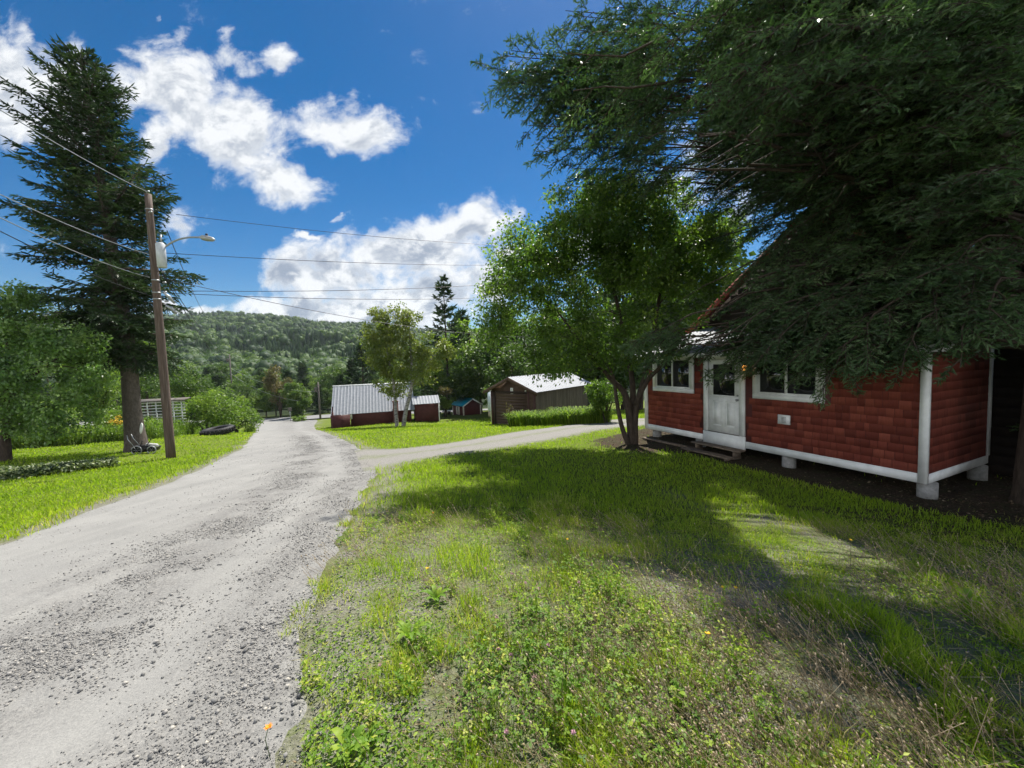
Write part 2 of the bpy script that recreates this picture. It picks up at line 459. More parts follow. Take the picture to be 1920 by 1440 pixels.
g = Geo(); g.add(v, q); tag(g.build('cross_road', am, smooth=True), 'grey road crossing at the foot of the hill', kind='structure')

dm, t, b = new_mat('driveway_gravel')
P_ = t.coord('Object'); u = t.attr('tint')
ga = t.ramp(t.noise(P_, 40, 5, .8), [(.32, (.08, .075, .07)), (.5, (.19, .18, .165)), (.7, (.32, .30, .275))])
gr = t.ramp(t.noise(P_, 18, 5, .7), [(.35, (.05, .075, .015)), (.65, (.15, .18, .04))])
ctr = t.ramp(t.math('ADD', u, t.math('MULTIPLY', t.math('SUBTRACT', t.noise(P_, 1.2, 4), .5), .25)), [(0, (.7,) * 3), (.14, (.0,) * 3), (.38, (.05,) * 3), (.5, (.75,) * 3), (.62, (.05,) * 3), (.86, (0,) * 3), (1, (.8,) * 3)])
c = t.mix(t.math('MULTIPLY', ctr, t.rng(t.noise(P_, 6, 5, .7), .35, .6), clamp=True), ga, gr)
t.put(b.inputs['Base Color'], c); b.inputs['Roughness'].default_value = .95
t.put(b.inputs['Normal'], t.bump(t.noise(P_, 40, 5, .8), .6, .03))
v, q, uu_ = strip(DF, DN, 22, .018, .05)
g = Geo(); g.add(v, q, tint=uu_); tag(g.build('driveway', dm, smooth=True), 'gravel driveway with a grassy middle leading to the brown garage', kind='structure')

# ------------------------------------------------------------------ shared materials
WHITE = simple('white_paint', (.72, .73, .71), .55, 0, .13, 4, .05)
REDTRIM = simple('red_paint', (.24, .045, .03), .6, 0, .2, 8)
CONC = simple('concrete', (.28, .275, .26), .9, 0, .25, 14, .3)
GALV = simple('galvanised_roof', (.29, .305, .33), .62, .0, .16, 5, 0, .25)
BARNRED = simple('barn_red_boards', (.085, .022, .020), .7, 0, .25, 5)
BROWN = simple('brown_boards', (.085, .052, .034), .75, 0, .25, 5)
OLDWOOD = simple('weathered_wood', (.15, .115, .085), .85, 0, .35, 9, .3, stretch=(1, 1, .15))
GREYWOOD = simple('grey_wood', (.13, .115, .10), .9, 0, .35, 8, .4)
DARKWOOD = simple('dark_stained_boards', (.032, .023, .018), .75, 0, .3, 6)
BLACKM = simple('black_metal', (.02, .02, .022), .45, .4, .2, 12)
GREYM = simple('grey_metal', (.34, .35, .36), .45, .6, .15, 12)
TEAL = simple('teal_sheet_roof', (.02, .26, .36), .35, .2, .1, 4)
RUBBER = simple('black_rubber', (.022, .021, .022), .65, 0, .3, 20, .2)
SHINGLE = None
shm, t, b = new_mat('red_cedar_shingles')
c = t.ramp(t.attr('tint'), [(0, (.125, .030, .020)), (.5, (.185, .043, .028)), (1, (.25, .066, .042))])
gn = t.noise(t.vmath('MULTIPLY', t.coord('Object'), (22, 22, 2.2)), 2, 5, .6)
c = t.mix(t.rng(gn, .35, .7, 0, .35), c, (.09, .016, .012))
t.put(b.inputs['Base Color'], c); b.inputs['Roughness'].default_value = .8; b.inputs['Specular IOR Level'].default_value = .2
t.put(b.inputs['Normal'], t.bump(gn, .25, .01))
glm, t, b = new_mat('window_glass')
b.inputs['Base Color'].default_value = (.012, .014, .014, 1); b.inputs['Roughness'].default_value = .02
b.inputs['Specular IOR Level'].default_value = .75
t.put(b.inputs['Normal'], t.bump(t.noise(t.coord('Object'), 1.3, 1), .03, .02))
redroof = simple('red_sheet_roof', (.17, .045, .04), .45, .3, .15, 4)

def corrugated(gx0, gx1, ya, za, yb, zb, pitch=.15, amp=.018, thick=.012, mat=0, g=None):
    """ribbed sheet between (y,z) eave and (y,z) ridge, ribs running up the slope; x along the eave"""
    g = g or Geo()
    n = max(2, int(round((gx1 - gx0) / pitch)))
    xs = []; hs = []
    for i in range(n):
        x0 = gx0 + (gx1 - gx0) * i / n; w = (gx1 - gx0) / n
        for f, hh in ((0, 0), (.62, 0), (.72, 1), (.86, 1), (.96, 0)):
            xs.append(x0 + f * w); hs.append(hh * amp)
    xs.append(gx1); hs.append(0); xs = np.array(xs); hs = np.array(hs)
    nrm = unit(np.array([0, -(zb - za), (yb - ya)])); nrm = nrm if nrm[2] > 0 else -nrm
    k = len(xs)
    top = []
    for (y, z) in ((ya, za), (yb, zb)):
        top.append(np.stack([xs, np.full(k, y), np.full(k, z)], 1) + hs[:, None] * nrm)
    v = np.vstack(top); q = [(i, i + 1, k + i + 1, k + i) for i in range(k - 1)]
    v2 = np.vstack([np.stack([xs[[0, -1]], np.full(2, y), np.full(2, z)], 1) - nrm * thick for (y, z) in ((ya, za), (yb, zb))])
    g.add(v, q, mat=mat); g.add(v2, [(0, 2, 3, 1)], mat=mat)
    return g

# ------------------------------------------------------------------ red shingled cabin (local x = -s along the front, y = depth, z up from the trim)
cab = empty('shingled_cabin', (HC[0], HC[1], HC[2]), 'small red shingled cabin with white trim, standing on concrete piers', 'cabin', rz=HA - PI / 2)
LW, HW, DW = 6.95, 2.56, 2.71
holes = [(4.967, 6.583, 1.326, 2.49), (3.39, 4.62, .0, 2.50), (1.604, 3.184, 1.324, 2.49)]
core = Geo()
core.prism([(0, .02), (DW, .02), (DW, HW + .27 * DW), (0, HW)], 0, -LW, 0)  # body behind the cladding
core.build('wall_core', BARNRED, cab)
fs = Geo()
zrow = .17; rows = 0
while zrow < HW - .02:
    z1 = min(zrow + .165, HW)
    s0 = .11 - rng.uniform(0, .2)
    while s0 < LW - .1:
        w = rng.uniform(.09, .24); s1 = min(s0 + w, LW - .1)
        a, bb = max(s0, .11), s1 - .008
        if bb - a > .02 and not any(a < hh[1] and bb > hh[0] and zrow < hh[3] - .02 and z1 > hh[2] + .02 for hh in holes):
            ti = np.clip(rng.normal(.5, .28), 0, 1); dz = rng.uniform(0, .008); lift = rng.uniform(0, .0015)
            v = [(-a, -.0048, z1), (-bb, -.0048, z1), (-bb, -.0055 - lift, zrow - dz), (-a, -.0055 - lift, zrow - dz), (-a, .0, zrow - dz), (-bb, .0, zrow - dz)]
            fs.add(v, [(0, 1, 2, 3), (3, 2, 5, 4)], None, ti)
            fs.add([v[1], v[2], v[5]], None, [(0, 1, 2)], ti); fs.add([v[0], v[3], v[4]], None, [(0, 2, 1)], ti)
        s0 = s1
    zrow = z1; rows += 1
fs.build('shingle_cladding', shm, cab)
ss = Geo(); zrow = .17
while zrow < HW + .7:
    z1 = zrow + .165; y0 = .02
    while y0 < DW:
        w = rng.uniform(.11, .30); y1 = min(y0 + w, DW)
        zt = min(z1, HW + .27 * y0)
        if zt > zrow + .01:
            ti = np.clip(rng.normal(.5, .2), 0, 1); dz = rng.uniform(0, .01)
            v = [(.004, y0, zt), (.004, y1 - .004, zt), (.008, y1 - .006, zrow - dz), (.008, y0, zrow - dz), (0, y0, zrow - dz), (0, y1 - .004, zrow - dz)]
            ss.add(v, [(0, 3, 2, 1), (3, 4, 5, 2)], None, ti)
        y0 = y1
    zrow = z1
ss.build('shingle_cladding', shm, cab)
tr = Geo()
tr.box(-LW, -4.62, -.035, -.002, 0, .17); tr.box(-3.39, 0, -.035, -.002, 0, .17)        # skirt boards
tr.box(.002, .020, .046, DW, 0, .17)
tr.box(-.10, .020, -.042, -.036, .0, HW - .01); tr.box(-.098, .018, -.0355, -.003, .0, HW - .012)
tr.box(.0205, .024, -.041, .03, .0, HW)                                  # corner board returns
tr.box(-LW - .03, -LW + .10, -.04, .04, 0, HW)
tr.box(.005, .034, DW - .09, DW + .03, .17, HW + .65)
tr.build('white_trim', WHITE, cab)
def window(s0, s1, z0, z1, par):
    w = Geo(); f = .125
    for (a, bq, c_, d_) in ((s0, s1, z0, z0 + f), (s0, s1, z1 - f, z1), (s0, s0 + f, z0 + f, z1 - f), (s1 - f, s1, z0 + f, z1 - f)):
        w.box(-bq, -a, -.045, .0, c_, d_)
    i = f + .0; k = .05
    a0, a1, b0, b1 = s0 + i, s1 - i, z0 + i, z1 - i
    for (a, bq, c_, d_) in ((a0, a1, b0, b0 + k), (a0, a1, b1 - k, b1), (a0, a0 + k, b0 + k, b1 - k), (a1 - k, a1, b0 + k, b1 - k)):
        w.box(-bq, -a, -.030, .0, c_, d_)
    mid_ = (a0 + a1) / 2
    w.box(-mid_ - .028, -mid_ + .028, -.034, .0, b0 + k, b1 - k)
    o = w.build('window', WHITE, par)
    for (pa, pb) in ((a0 + k, mid_ - .028), (mid_ + .028, a1 - k)):
        p = Geo(); p.box(-pb, -pa, -.012, -.004, b0 + k, b1 - k); p.build('pane', glm, o)
    return o
window(*holes[0], cab); window(*holes[2], cab)
# door with half light, trim and sill
d0, d1, dz0, dz1 = 3.532, 4.475, .304, 2.334
fr = Geo()
fr.box(-4.62, -d1, -.05, .0, .30, 2.50); fr.box(-d0, -3.39, -.05, .0, .30, 2.50); fr.box(-d1, -d0, -.05, .0, dz1, 2.50)
fr.box(-4.63, -3.38, -.056, -.0, -.07, .285)
dfr = fr.build('door_frame', WHITE, cab)
sl = Geo(); sl.box(-d1 + .01, -d0 - .01, -.045, .01, .284, .303); sl.build('sill', GREYWOOD, dfr)
dg = Geo()
wl, wr, wb, wt = d0 + .14, d1 - .14, 1.33, 2.20
dg.box(-d1 + .006, -d0 - .006, -.014, -.002, dz0, wb); dg.box(-d1 + .006, -d0 - .006, -.014, -.002, wt, dz1 - .004)
dg.box(-d1 + .006, -wr, -.014, -.002, wb, wt); dg.box(-wl, -d0 - .006, -.014, -.002, wb, wt)
for (a, c_) in ((wl - .03, wr + .03),):
    for (p, q_, r_, s_) in ((a, c_, wb - .03, wb + .012), (a, c_, wt - .012, wt + .03), (a, a + .04, wb, wt), (c_ - .04, c_, wb, wt)):
        dg.box(-q_, -p, -.026, -.013, r_, s_)
for (pa, pb) in ((d0 + .13, d0 + .42), (d1 - .42, d1 - .13)):
    for (za, zb) in ((dz0 + .18, 1.18),):
        for (p, q_, r_, s_) in ((pa, pb, za, za + .018), (pa, pb, zb - .018, zb), (pa, pa + .018, za, zb), (pb - .018, pb, za, zb)):
            dg.box(-q_, -p, -.021, -.013, r_, s_)
        dg.box(-pb + .05, -pa - .05, -.019, -.013, za + .05, zb - .05)
door = dg.build('door', WHITE, cab)
p = Geo(); p.box(-wr, -wl, -.011, -.005, wb, wt); p.build('pane', glm, door)
hd = Geo(); hd.tube([(-d0 - .065, -.012, 1.24), (-d0 - .065, -.05, 1.24)], .026, 10); hd.tube([(-d0 - .065, -.05, 1.24), (-d0 - .065, -.075, 1.24), (-d0 - .065, -.09, 1.24)], [.03, .034, .015], 10)
hd.build('handle', GREYM, door)
hd = Geo(); hd.tube([(-d0 - .065, -.012, 1.36), (-d0 - .065, -.035, 1.36)], .024, 10); hd.build('deadbolt', GREYM, door)
# vent
vb = Geo(); vb.box(-2.56, -2.29, -.05, -.02, .76, .98)
vent = vb.build('vent', WHITE, cab)
vb = Geo()
for k in range(5): vb.box(-2.475, -2.375, -.062, -.0505, .80 + k * .030, .815 + k * .030)
vb.build('grille', GREYM, vent)
# wall lantern, lit
lb = Geo(); lb.box(-3.36, -3.28, -.03, -.0, 2.06, 2.22); lb.tube([(-3.32, -.03, 2.19), (-3.32, -.10, 2.21), (-3.32, -.14, 2.19)], .012, 6)
lb.tube([(-3.32, -.14, 2.20), (-3.32, -.14, 2.16)], [.02, .085], 10)
lan = lb.build('wall_lantern', BLACKM, cab)
em, t, b = new_mat('warm_lamp_glass'); b.inputs['Base Color'].default_value = (.6, .25, .06, 1)
b.inputs['Emission Color'].default_value = (1, .42, .08, 1); b.inputs['Emission Strength'].default_value = 1.3
lb = Geo(); lb.tube([(-3.32, -.14, 2.158), (-3.32, -.14, 2.12), (-3.32, -.14, 2.05), (-3.32, -.14, 2.03)], [.05, .065, .05, .02], 10); lb.build('lamp_glass', em, lan)
# lean-to roof
ro = corrugated(-LW - .28, .30, -.26, HW + .02 - .07 + .03, DW + .35, HW + .06 + .27 * (DW + .35), .19)
roof = ro.build('roof', GALV, cab)
fc = Geo(); fc.box(-LW - .26, .28, -.255, -.225, HW - .17, HW - .035)
fc.prism([(-.22, HW - .17), (-.22, HW - .05), (DW + .33, HW - .03 + .27 * (DW + .33)), (DW + .33, HW - .17 + .27 * (DW + .33))], 0, .24, .272)
fc.prism([(-.22, HW - .17), (-.22, HW - .05), (DW + .33, HW - .03 + .27 * (DW + .33)), (DW + .33, HW - .17 + .27 * (DW + .33))], 0, -LW - .252, -LW - .22)
fc.box(-LW - .21, .235, -.22, .0, HW - .05, HW - .035)
fc.build('fascia', WHITE, roof)
# piers
for s_ in (.04, 2.43, 4.9, 6.64):
    for yy in (.18, 2.4):
        pg = Geo(); x, y = hp(s_, yy); zz = gz(x, y) - HC[2] - .12
        pg.tube([(-s_, yy, zz), (-s_, yy, -.004)], .142, 18); pg.build('pier', CONC, cab)

# main gabled house behind, red sheet roof
mh = empty('gabled_house', (*hp(3.5, 3.2), HC[2]), 'tall dark gabled house with red roof edges, behind the small red cabin', 'house', rz=HA - PI / 2)
mz = gz(*hp(3.5, 5)) - HC[2] - .2
g = Geo(); hwid = 4.05; ez, pz = 3.45, 6.45
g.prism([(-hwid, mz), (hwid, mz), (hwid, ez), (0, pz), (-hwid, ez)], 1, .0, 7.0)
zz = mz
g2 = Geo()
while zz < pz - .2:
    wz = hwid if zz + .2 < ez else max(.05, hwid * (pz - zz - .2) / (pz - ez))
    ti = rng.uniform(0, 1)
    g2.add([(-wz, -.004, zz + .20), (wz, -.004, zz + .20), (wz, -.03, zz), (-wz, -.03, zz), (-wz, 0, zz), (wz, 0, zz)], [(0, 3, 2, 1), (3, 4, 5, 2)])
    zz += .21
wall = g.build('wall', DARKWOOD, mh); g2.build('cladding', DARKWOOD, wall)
sl_ = (pz - ez) / hwid
for sgn in (-1, 1):
    rg = Geo(); n = 30; ya = -.45; yb = 7.3
    g_ = Geo()
    xe = sgn * (hwid + .45); zE = ez - .45 * sl_ + .05; zP = pz + .06
    ys = []; hs_ = []
    for i in range(36):
        y0 = ya + (yb - ya) * i / 36; w = (yb - ya) / 36
        for f, hh in ((0, 0), (.6, 0), (.72, 1), (.88, 1)): ys.append(y0 + f * w); hs_.append(hh * .02)
    k = len(ys)
    A_ = [(xe, y, zE + hq) for y, hq in zip(ys, hs_)]; B_ = [(0, y, zP + hq) for y, hq in zip(ys, hs_)]
    qq = [(i, i + 1, k + i + 1, k + i) for i in range(k - 1)]
    if sgn > 0: qq = [tuple(reversed(x)) for x in qq]
    g_.add(A_ + B_, qq)
    rf = g_.build('roof', redroof, mh)
    bd = Geo(); bd.add([(xe, ya - .03, zE - .01), (0, ya - .03, zP - .01), (0, ya - .03, zP - .24), (xe, ya - .03, zE - .24), (xe, ya + .01, zE - .01), (0, ya + .01, zP - .01), (0, ya + .01, zP - .24), (xe, ya + .01, zE - .24)],
           [(0, 1, 2, 3), (4, 7, 6, 5), (0, 4, 5, 1), (3, 2, 6, 7), (0, 3, 7, 4), (1, 5, 6, 2)])
    bd.build('bargeboard', REDTRIM, rf)
# pale window board at its right end
def on_plane(px, py, yl):
    d = ray(px, py); n2 = np.array([hey[0], hey[1]]); k_ = ((HC[:2] - CAM[:2]) @ n2 + yl) / (d[:2] @ n2); P = CAM + d * k_
    return 3.5 - float((P[:2] - HC[:2]) @ hex_), P[2] - HC[2]
xa_, za_ = on_plane(1910, 556, 3.15); xb_, zb_ = on_plane(1918, 606, 3.15)
wb_ = Geo(); wb_.box(xa_, xa_ + .12, -.05, -.033, zb_, za_); wb_.build('window_board', WHITE, mh)

# wooden step under the door
st = empty('wooden_step', (*hp(4.0, -.35), gz(*hp(4.0, -.35))), 'weathered two tread wooden step below the white cabin door', 'step', rz=HA - PI / 2)
for (yy, zz, x0, x1) in ((.02, .245, -.72, .74), (-.32, .10, -.78, .70)):
    g = Geo(); g.box(x0, x1, yy - .12, yy + .02, zz - .035, zz); g.box(x0 + .02, x1 - .01, yy + .03, yy + .16, zz - .037, zz - .003); g.build('tread', OLDWOOD, st)
for xx in (-.6, .55):
    g = Geo(); g.box(xx, xx + .045, -.40, .20, -.05, .062); g.box(xx + .002, xx + .043, -.08, .19, .063, .208); g.build('stringer', OLDWOOD, st)
g = Geo(); x, y = hp(5.6, -.45)
g.box(-.9, .9, -.07, .07, 0, .05); pk = tag(g.build('loose_plank', OLDWOOD), 'weathered plank lying on the ground between step and leafy tree', 'plank')
pk.location = (x, y, gz(x, y) + .01); pk.rotation_euler = (0, R(1), HA - PI / 2 + .12)

# ------------------------------------------------------------------ brown garage
A = at(1003, 731, 25.5); dirL = np.array([-.78, .62]); dirB = np.array([.62, .78])
gar = empty('brown_garage', (A[0], A[1], 0), 'brown wooden garage with grey metal roof beside the driveway', 'garage', rz=math.atan2(-dirL[1], -dirL[0]))
# local x: from left corner to right corner is +x ; origin right front corner, y back
GWd, GL = 3.9, 7.4; gez = A[2]; gbz = gz(A[0] - 1.5, A[1] + 1.5) - .35; gpz = gez + .82
g = Geo(); g.prism([(-GWd, gbz), (0, gbz), (0, gez), (-GWd / 2, gpz), (-GWd, gez)], 1, .0, GL)
gwall = g.build('wall', BROWN, gar)
g = Geo(); x = .0
while x < GL:      # weathered vertical boards on the long side
    w = rng.uniform(.12, .2); e = min(x + w, GL); d_ = rng.uniform(.012, .025)
    g.box(.001, d_, x + .003, e - .003, gbz, gez - .02, rng.uniform(0, 1)); x = e
bwm, t, b = new_mat('weathered_side_boards')
n_ = t.noise(t.vmath('MULTIPLY', t.coord('Object'), (9, 9, 1.1)), 1.4, 6, .65)
c = t.mix(t.rng(n_, .4, .7), t.ramp(t.attr('tint'), [(0, (.075, .062, .046)), (1, (.13, .108, .082))]), (.055, .05, .035))
t.put(b.inputs['Base Color'], c); b.inputs['Roughness'].default_value = .9
g.build('side_boards', bwm, gar)
drb = simple('dark_red_brown', (.06, .025, .02), .7)
for q_ in ((-GWd - .02, -GWd + .14, -.03, -.001, gbz, gez), (-.14, .03, -.03, -.001, gbz, gez), (-.62, -.47, -.028, -.001, gbz, gez + .1)):
    g = Geo(); g.box(*q_); g.build('corner_post', drb, gar)
g = Geo(); dtop = gbz + 2.55
for k in range(12):
    z0 = gbz + k * .212; g.box(-GWd + .42, -.72, -.014, -.003, z0, z0 + .200)
gd = g.build('garage_door', simple('brown_door', (.075, .046, .032), .6), gar)
g = Geo(); g.box(-GWd + .2, -GWd + .41, -.045, -.001, gbz, dtop + .16); g.box(-GWd + .41, -.63, -.045, -.001, dtop, dtop + .16)
g.build('door_surround', simple('very_dark_brown', (.03, .018, .013), .7), gar)
rf = None
for sgn, (xa, xb) in ((1, (-GWd / 2, .42)), (-1, (-GWd / 2, -GWd - .42))):
    g_ = Geo(); n = int(GL / .3); ys = []; hs_ = []
    ya, yb = -.40, GL + .3
    for i in range(n + 2):
        y0 = ya + (yb - ya) * i / (n + 2); w = (yb - ya) / (n + 2)
        for f, hh in ((0, 0), (.8, 0), (.86, 1), (.94, 1)): ys.append(y0 + f * w); hs_.append(hh * .025)
    k = len(ys); zs = gez - .42 * .42 + .05
    g_.add([(xb, y, zs + q_) for y, q_ in zip(ys, hs_)] + [(xa, y, gpz + .05 + q_) for y, q_ in zip(ys, hs_)],
           [(i, k + i, k + i + 1, i + 1) if sgn > 0 else (i, i + 1, k + i + 1, k + i) for i in range(k - 1)])
    rf = g_.build('roof', GALV, gar)
    bd = Geo(); yf = ya - .03
    pts = [(xb, zs - .015), (xa, gpz + .035), (xa, gpz - .2), (xb, zs - .24)]
    bd.prism(pts, 1, yf, yf + .05); bd.build('bargeboard', BROWN, rf)
sg = Geo(); sg.box(-2.06, -1.84, -.036, -.012, gez - .32, gez + .1)
sgn_ = sg.build('number_sign', WHITE, gar)
mk = Geo()  # small black figures on the white plate, one above the other
mk.box(-1.965, -1.945, -.0405, -.0365, gez - .10, gez + .04); mk.box(-1.99, -1.965, -.0405, -.0365, gez + .0, gez + .02)
for (p0, p1, q0, q1) in ((-1.99, -1.92, gez - .17, gez - .15), (-1.99, -1.92, gez - .28, gez - .26), (-1.935, -1.92, gez - .15, gez - .21), (-1.99, -1.975, gez - .22, gez - .26)):
    mk.box(p0, p1, -.0405, -.0365, min(q0, q1), max(q0, q1))
mk.build('figures', BLACKM, sgn_)
for xx in (-GWd + .1, -.72):
    lg = Geo(); lg.tube([(xx, -.002, gez - .05), (xx, -.09, gez - .05), (xx, -.10, gez - .11)], [.03, .035, .06], 8); lg.build('gable_lamp', WHITE, gar)

# white trailer behind the garage, with a thin pole in front
x, y = at(931, 760, 33)[:2]
tl = empty('white_trailer', (x, y, gz(x, y)), 'white and beige box trailer showing past the garage corner', 'trailer', rz=R(-30))
g = Geo(); g.box(-.9, 1.6, -.0, 5.0, .45, .95); g.build('lower_panel', simple('beige_panel', (.38, .33, .26), .6), tl)
g = Geo(); g.prism([(-.9, .951), (1.6, .951), (1.6, 2.45), (1.45, 2.6), (-.75, 2.6), (-.9, 2.45)], 1, 0, 5.0); g.build('body', simple('pale_blue_white', (.55, .62, .68), .5), tl)
for yy in (1.8, 3.2):
    for xx in (-.86, 1.38):
        w = Geo(); w.tube([(xx, yy, .33), (xx + .18, yy, .33)], .33, 16); w.build('wheel', RUBBER, tl)
x, y = at(921, 783, 31)[:2]; g = Geo(); g.tube([(0, 0, 0), (0, 0, 2.6)], .03, 8); g.tube([(0, 0, 2.6), (.0, 0, 2.66)], [.05, .02], 8); g.box(-.02, .25, -.02, .02, 2.3, 2.36)
o = tag(g.build('clothes_pole', WHITE), 'thin white pole standing in front of the white trailer', 'pole'); o.location = (x, y, gz(x, y))

# ------------------------------------------------------------------ red cabin with steep grey roof by the road
Lc = at(620, 779, 36); Rc = at(778, 767, 36 + 6.4 * .37)
dv = unit((Rc - Lc)[:2]); 
rc = empty('roadside_cabin', (Lc[0], Lc[1], 0), 'dark red cabin with steep ribbed grey roof beside the road', 'cabin', rz=math.atan2(dv[1], dv[0]))
Lr = float(np.linalg.norm((Rc - Lc)[:2])); ez_ = Lc[2]; bz = gz(Lc[0] + 2, Lc[1]) - .8
rise = 2.62; half = 2.9
g = corrugated(0, Lr, 0, ez_, half, ez_ + rise, .30, .035); rf = g.build('roof', GALV, rc)
g = Geo(); g.prism([(half, ez_ + rise + .05), (half + .12, ez_ + rise - .06), (half - .1, ez_ + rise - .06)], 0, -.05, Lr + .05); g.build('ridge_cap', WHITE, rf)
g = corrugated(0, Lr, 2 * half, ez_, half, ez_ + rise, .30, .035); g.build('roof', GALV, rc)
g = Geo(); g.prism([(.25, bz), (2 * half - .25, bz), (2 * half - .25, ez_ + .2), (half, ez_ + rise - .12), (.25, ez_ + .2)], 0, 1.7, Lr - .35)
g.build('wall', BARNRED, rc)
g = Geo(); g.prism([(.0, ez_ + .02), (half, ez_ + rise - .05), (2 * half, ez_ + .02)], 0, .06, .16); g.build('gable_panel', BARNRED, rc)
g = Geo(); g.box(.12, 1.7, -.30, -.20, bz, ez_ - .02); g.box(.02, .12, -.3, 2 * half - .3, bz, ez_ - .02); g.build('porch_wall', BARNRED, rc)
for yy in (-.15, 2 * half - .4):
    g = Geo(); g.box(.14, .26, yy, yy + .12, bz, ez_ + .3); g.build('porch_post', BARNRED, rc)
g = Geo(); g.box(1.5, 1.85, .15, .24, ez_ - .5, ez_ + .05); g.build('window', WHITE, rc)
brick, t, b = new_mat('red_brick')
bn = t.node('ShaderNodeTexBrick'); t.put(bn.inputs['Vector'], t.vmath('MULTIPLY', t.node('ShaderNodeTexCoord').outputs['Object'], (1, 1, 1)))
bn.inputs['Scale'].default_value = 4; bn.inputs['Color1'].default_value = (.16, .05, .035, 1); bn.inputs['Color2'].default_value = (.11, .035, .028, 1); bn.inputs['Mortar'].default_value = (.2, .17, .15, 1)
t.l.new(bn.outputs[0], b.inputs['Base Color']); b.inputs['Roughness'].default_value = .9
cx = Lr * (740 - 620) / 158.
g = Geo(); g.box(cx - .25, cx + .25, -.38, .2, bz, ez_ + .9); g.box(cx - .29, cx + .29, -.42, .24, ez_ + .9, ez_ + 1.0); g.build('chimney', brick, rc)
# lower wing
wg = empty('low_wing_shed', (Rc[0], Rc[1], 0), 'low dark red shed with grey roof, joined to the end of the roadside cabin', 'shed', rz=math.atan2(dv[1], dv[0]))
we = at(776.6, 758, Rc[1] + .1)[2]
Lw = 2.5
g = Geo(); g.prism([(.1, bz), (2.3, bz), (2.3, we - .02), (1.2, we + .55), (.1, we - .02)], 0, .02, Lw - .1); g.build('wall', BARNRED, wg)
g = corrugated(-.2, Lw, -.15, we, 1.2, we + .7, .3, .03); g.build('roof', GALV, wg)
g = corrugated(-.2, Lw, 2.55, we, 1.2, we + .7, .3, .03); g.build('roof', GALV, wg)
g = Geo(); g.box(Lw - .16, Lw - .06, .04, .11, bz, we - .03); g.build('corner_board', WHITE, wg)

# ------------------------------------------------------------------ small shed with teal roof
Cn = at(869.5, 779, 44); zE = at(870.4, 759.4, 44)[2]
d1_ = unit(np.array([.80, .60])); 
sh = empty('teal_roof_shed', (Cn[0], Cn[1], 0), 'tiny dark red shed with bright teal roof and pale corner boards', 'shed', rz=math.atan2(d1_[1], d1_[0]))
bz2 = gz(Cn[0], Cn[1]) - .3
gw, gl = 2.3, 2.5       # x along the gable, y along the eave to the far left
g = Geo(); g.prism([(0, bz2), (gw, bz2), (gw, zE), (gw / 2, zE + .62), (0, zE)], 1, 0, gl); g.build('wall', BARNRED, sh)
for sgn in (0, 1):
    xb = -.22 if sgn == 0 else gw + .22
    g = Geo(); za, zp = zE - .1, zE + .70
    g.prism([(xb, za), (gw / 2, zp), (gw / 2, zp - .05), (xb, za - .05)], 1, -.22, gl + .22); r_ = g.build('roof', TEAL if sgn == 0 else GALV, sh)
    g = Geo(); g.prism([(xb, za - .02), (gw / 2, zp - .02), (gw / 2, zp - .16), (xb, za - .16)], 1, -.26, -.222); g.build('bargeboard', WHITE, r_)
cream = simple('cream_paint', (.62, .56, .45), .6)
for (xx, yy) in ((0, 0), (gw, 0), (0, gl)):
    g = Geo(); g.box(xx - .06, xx + .06, yy - .05, yy + .06, bz2, zE - .11); g.build('corner_board', cream, sh)
g = Geo(); g.box(-.045, -.008, 1.16, 1.40, zE - .3, zE - .25); g.box(-.045, -.008, 1.16, 1.40, zE - 1.2, zE - 1.15); wd = g.build('window', cream, sh)
for yy in (.9, 1.40):
    g = Geo(); g.box(-.05, -.01, yy, yy + .26, zE - 1.2, zE - .25); g.build('shutter', cream, wd)
g = Geo(); g.box(-.03, -.005, 1.165, 1.395, zE - 1.15, zE - .3); g.build('pane', glm, wd)
# odds and ends beside it
jk = empty('garden_table', (*at(838, 778, 43.5)[:2], gz(*at(838, 778, 43.5)[:2])), 'small white topped garden table beside the teal roofed shed', 'table')
g = Geo(); g.box(-.5, .5, -.4, .4, .66, .72); g.build('tabletop', WHITE, jk)
for (xx, yy) in ((-.42, -.32), (.42, -.32), (-.42, .32), (.42, .32)):
    g = Geo(); g.tube([(xx, yy, 0), (xx * .95, yy * .95, .66)], .03, 6); g.build('leg', BLACKM, jk)

# ------------------------------------------------------------------ utility pole with lamp and transformer
pb = at(321, 861, 14.0); pb[2] = gz(pb[0], pb[1]); ptop = at(277.5, 364, 14.0)
up = empty('utility_pole', pb, 'tall brown wooden utility pole with a street lamp and transformer, on the roadside lawn', 'pole')
rel = ptop - pb
polem, t, b = new_mat('pole_wood')
n_ = t.noise(t.vmath('MULTIPLY', t.coord('Object'), (14, 14, .7)), 2.0, 7, .65)
c = t.ramp(n_, [(.3, (.045, .030, .023)), (.55, (.105, .072, .055)), (.75, (.19, .155, .13))])
t.put(b.inputs['Base Color'], c); b.inputs['Roughness'].default_value = .85; t.put(b.inputs['Normal'], t.bump(n_, .5, .02))
g = Geo(); g.tube([rel * f + np.array([0, 0, -.3 * (f == 0)]) for f in np.linspace(0, 1, 14)], np.linspace(.145, .10, 14), 16); g.build('pole_shaft', polem, up, smooth=True)
def PP(px, py, Y=13.85): return at(px, py, Y) - pb
g = Geo(); tt = PP(302, 474, 13.75)
g.tube([tt + np.array([0, 0, -.52]), tt + np.array([0, 0, -.50]), tt + np.array([0, 0, .30]), tt + np.array([0, 0, .34])], [.09, .135, .135, .09], 16)
tf = g.build('transformer', simple('pale_grey_enamel', (.5, .52, .54), .4), up, smooth=False)
g = Geo(); g.tube([tt + np.array([.04, 0, .34]), tt + np.array([.04, 0, .62])], [.035, .02], 8); g.build('bushing', GREYM, tf)
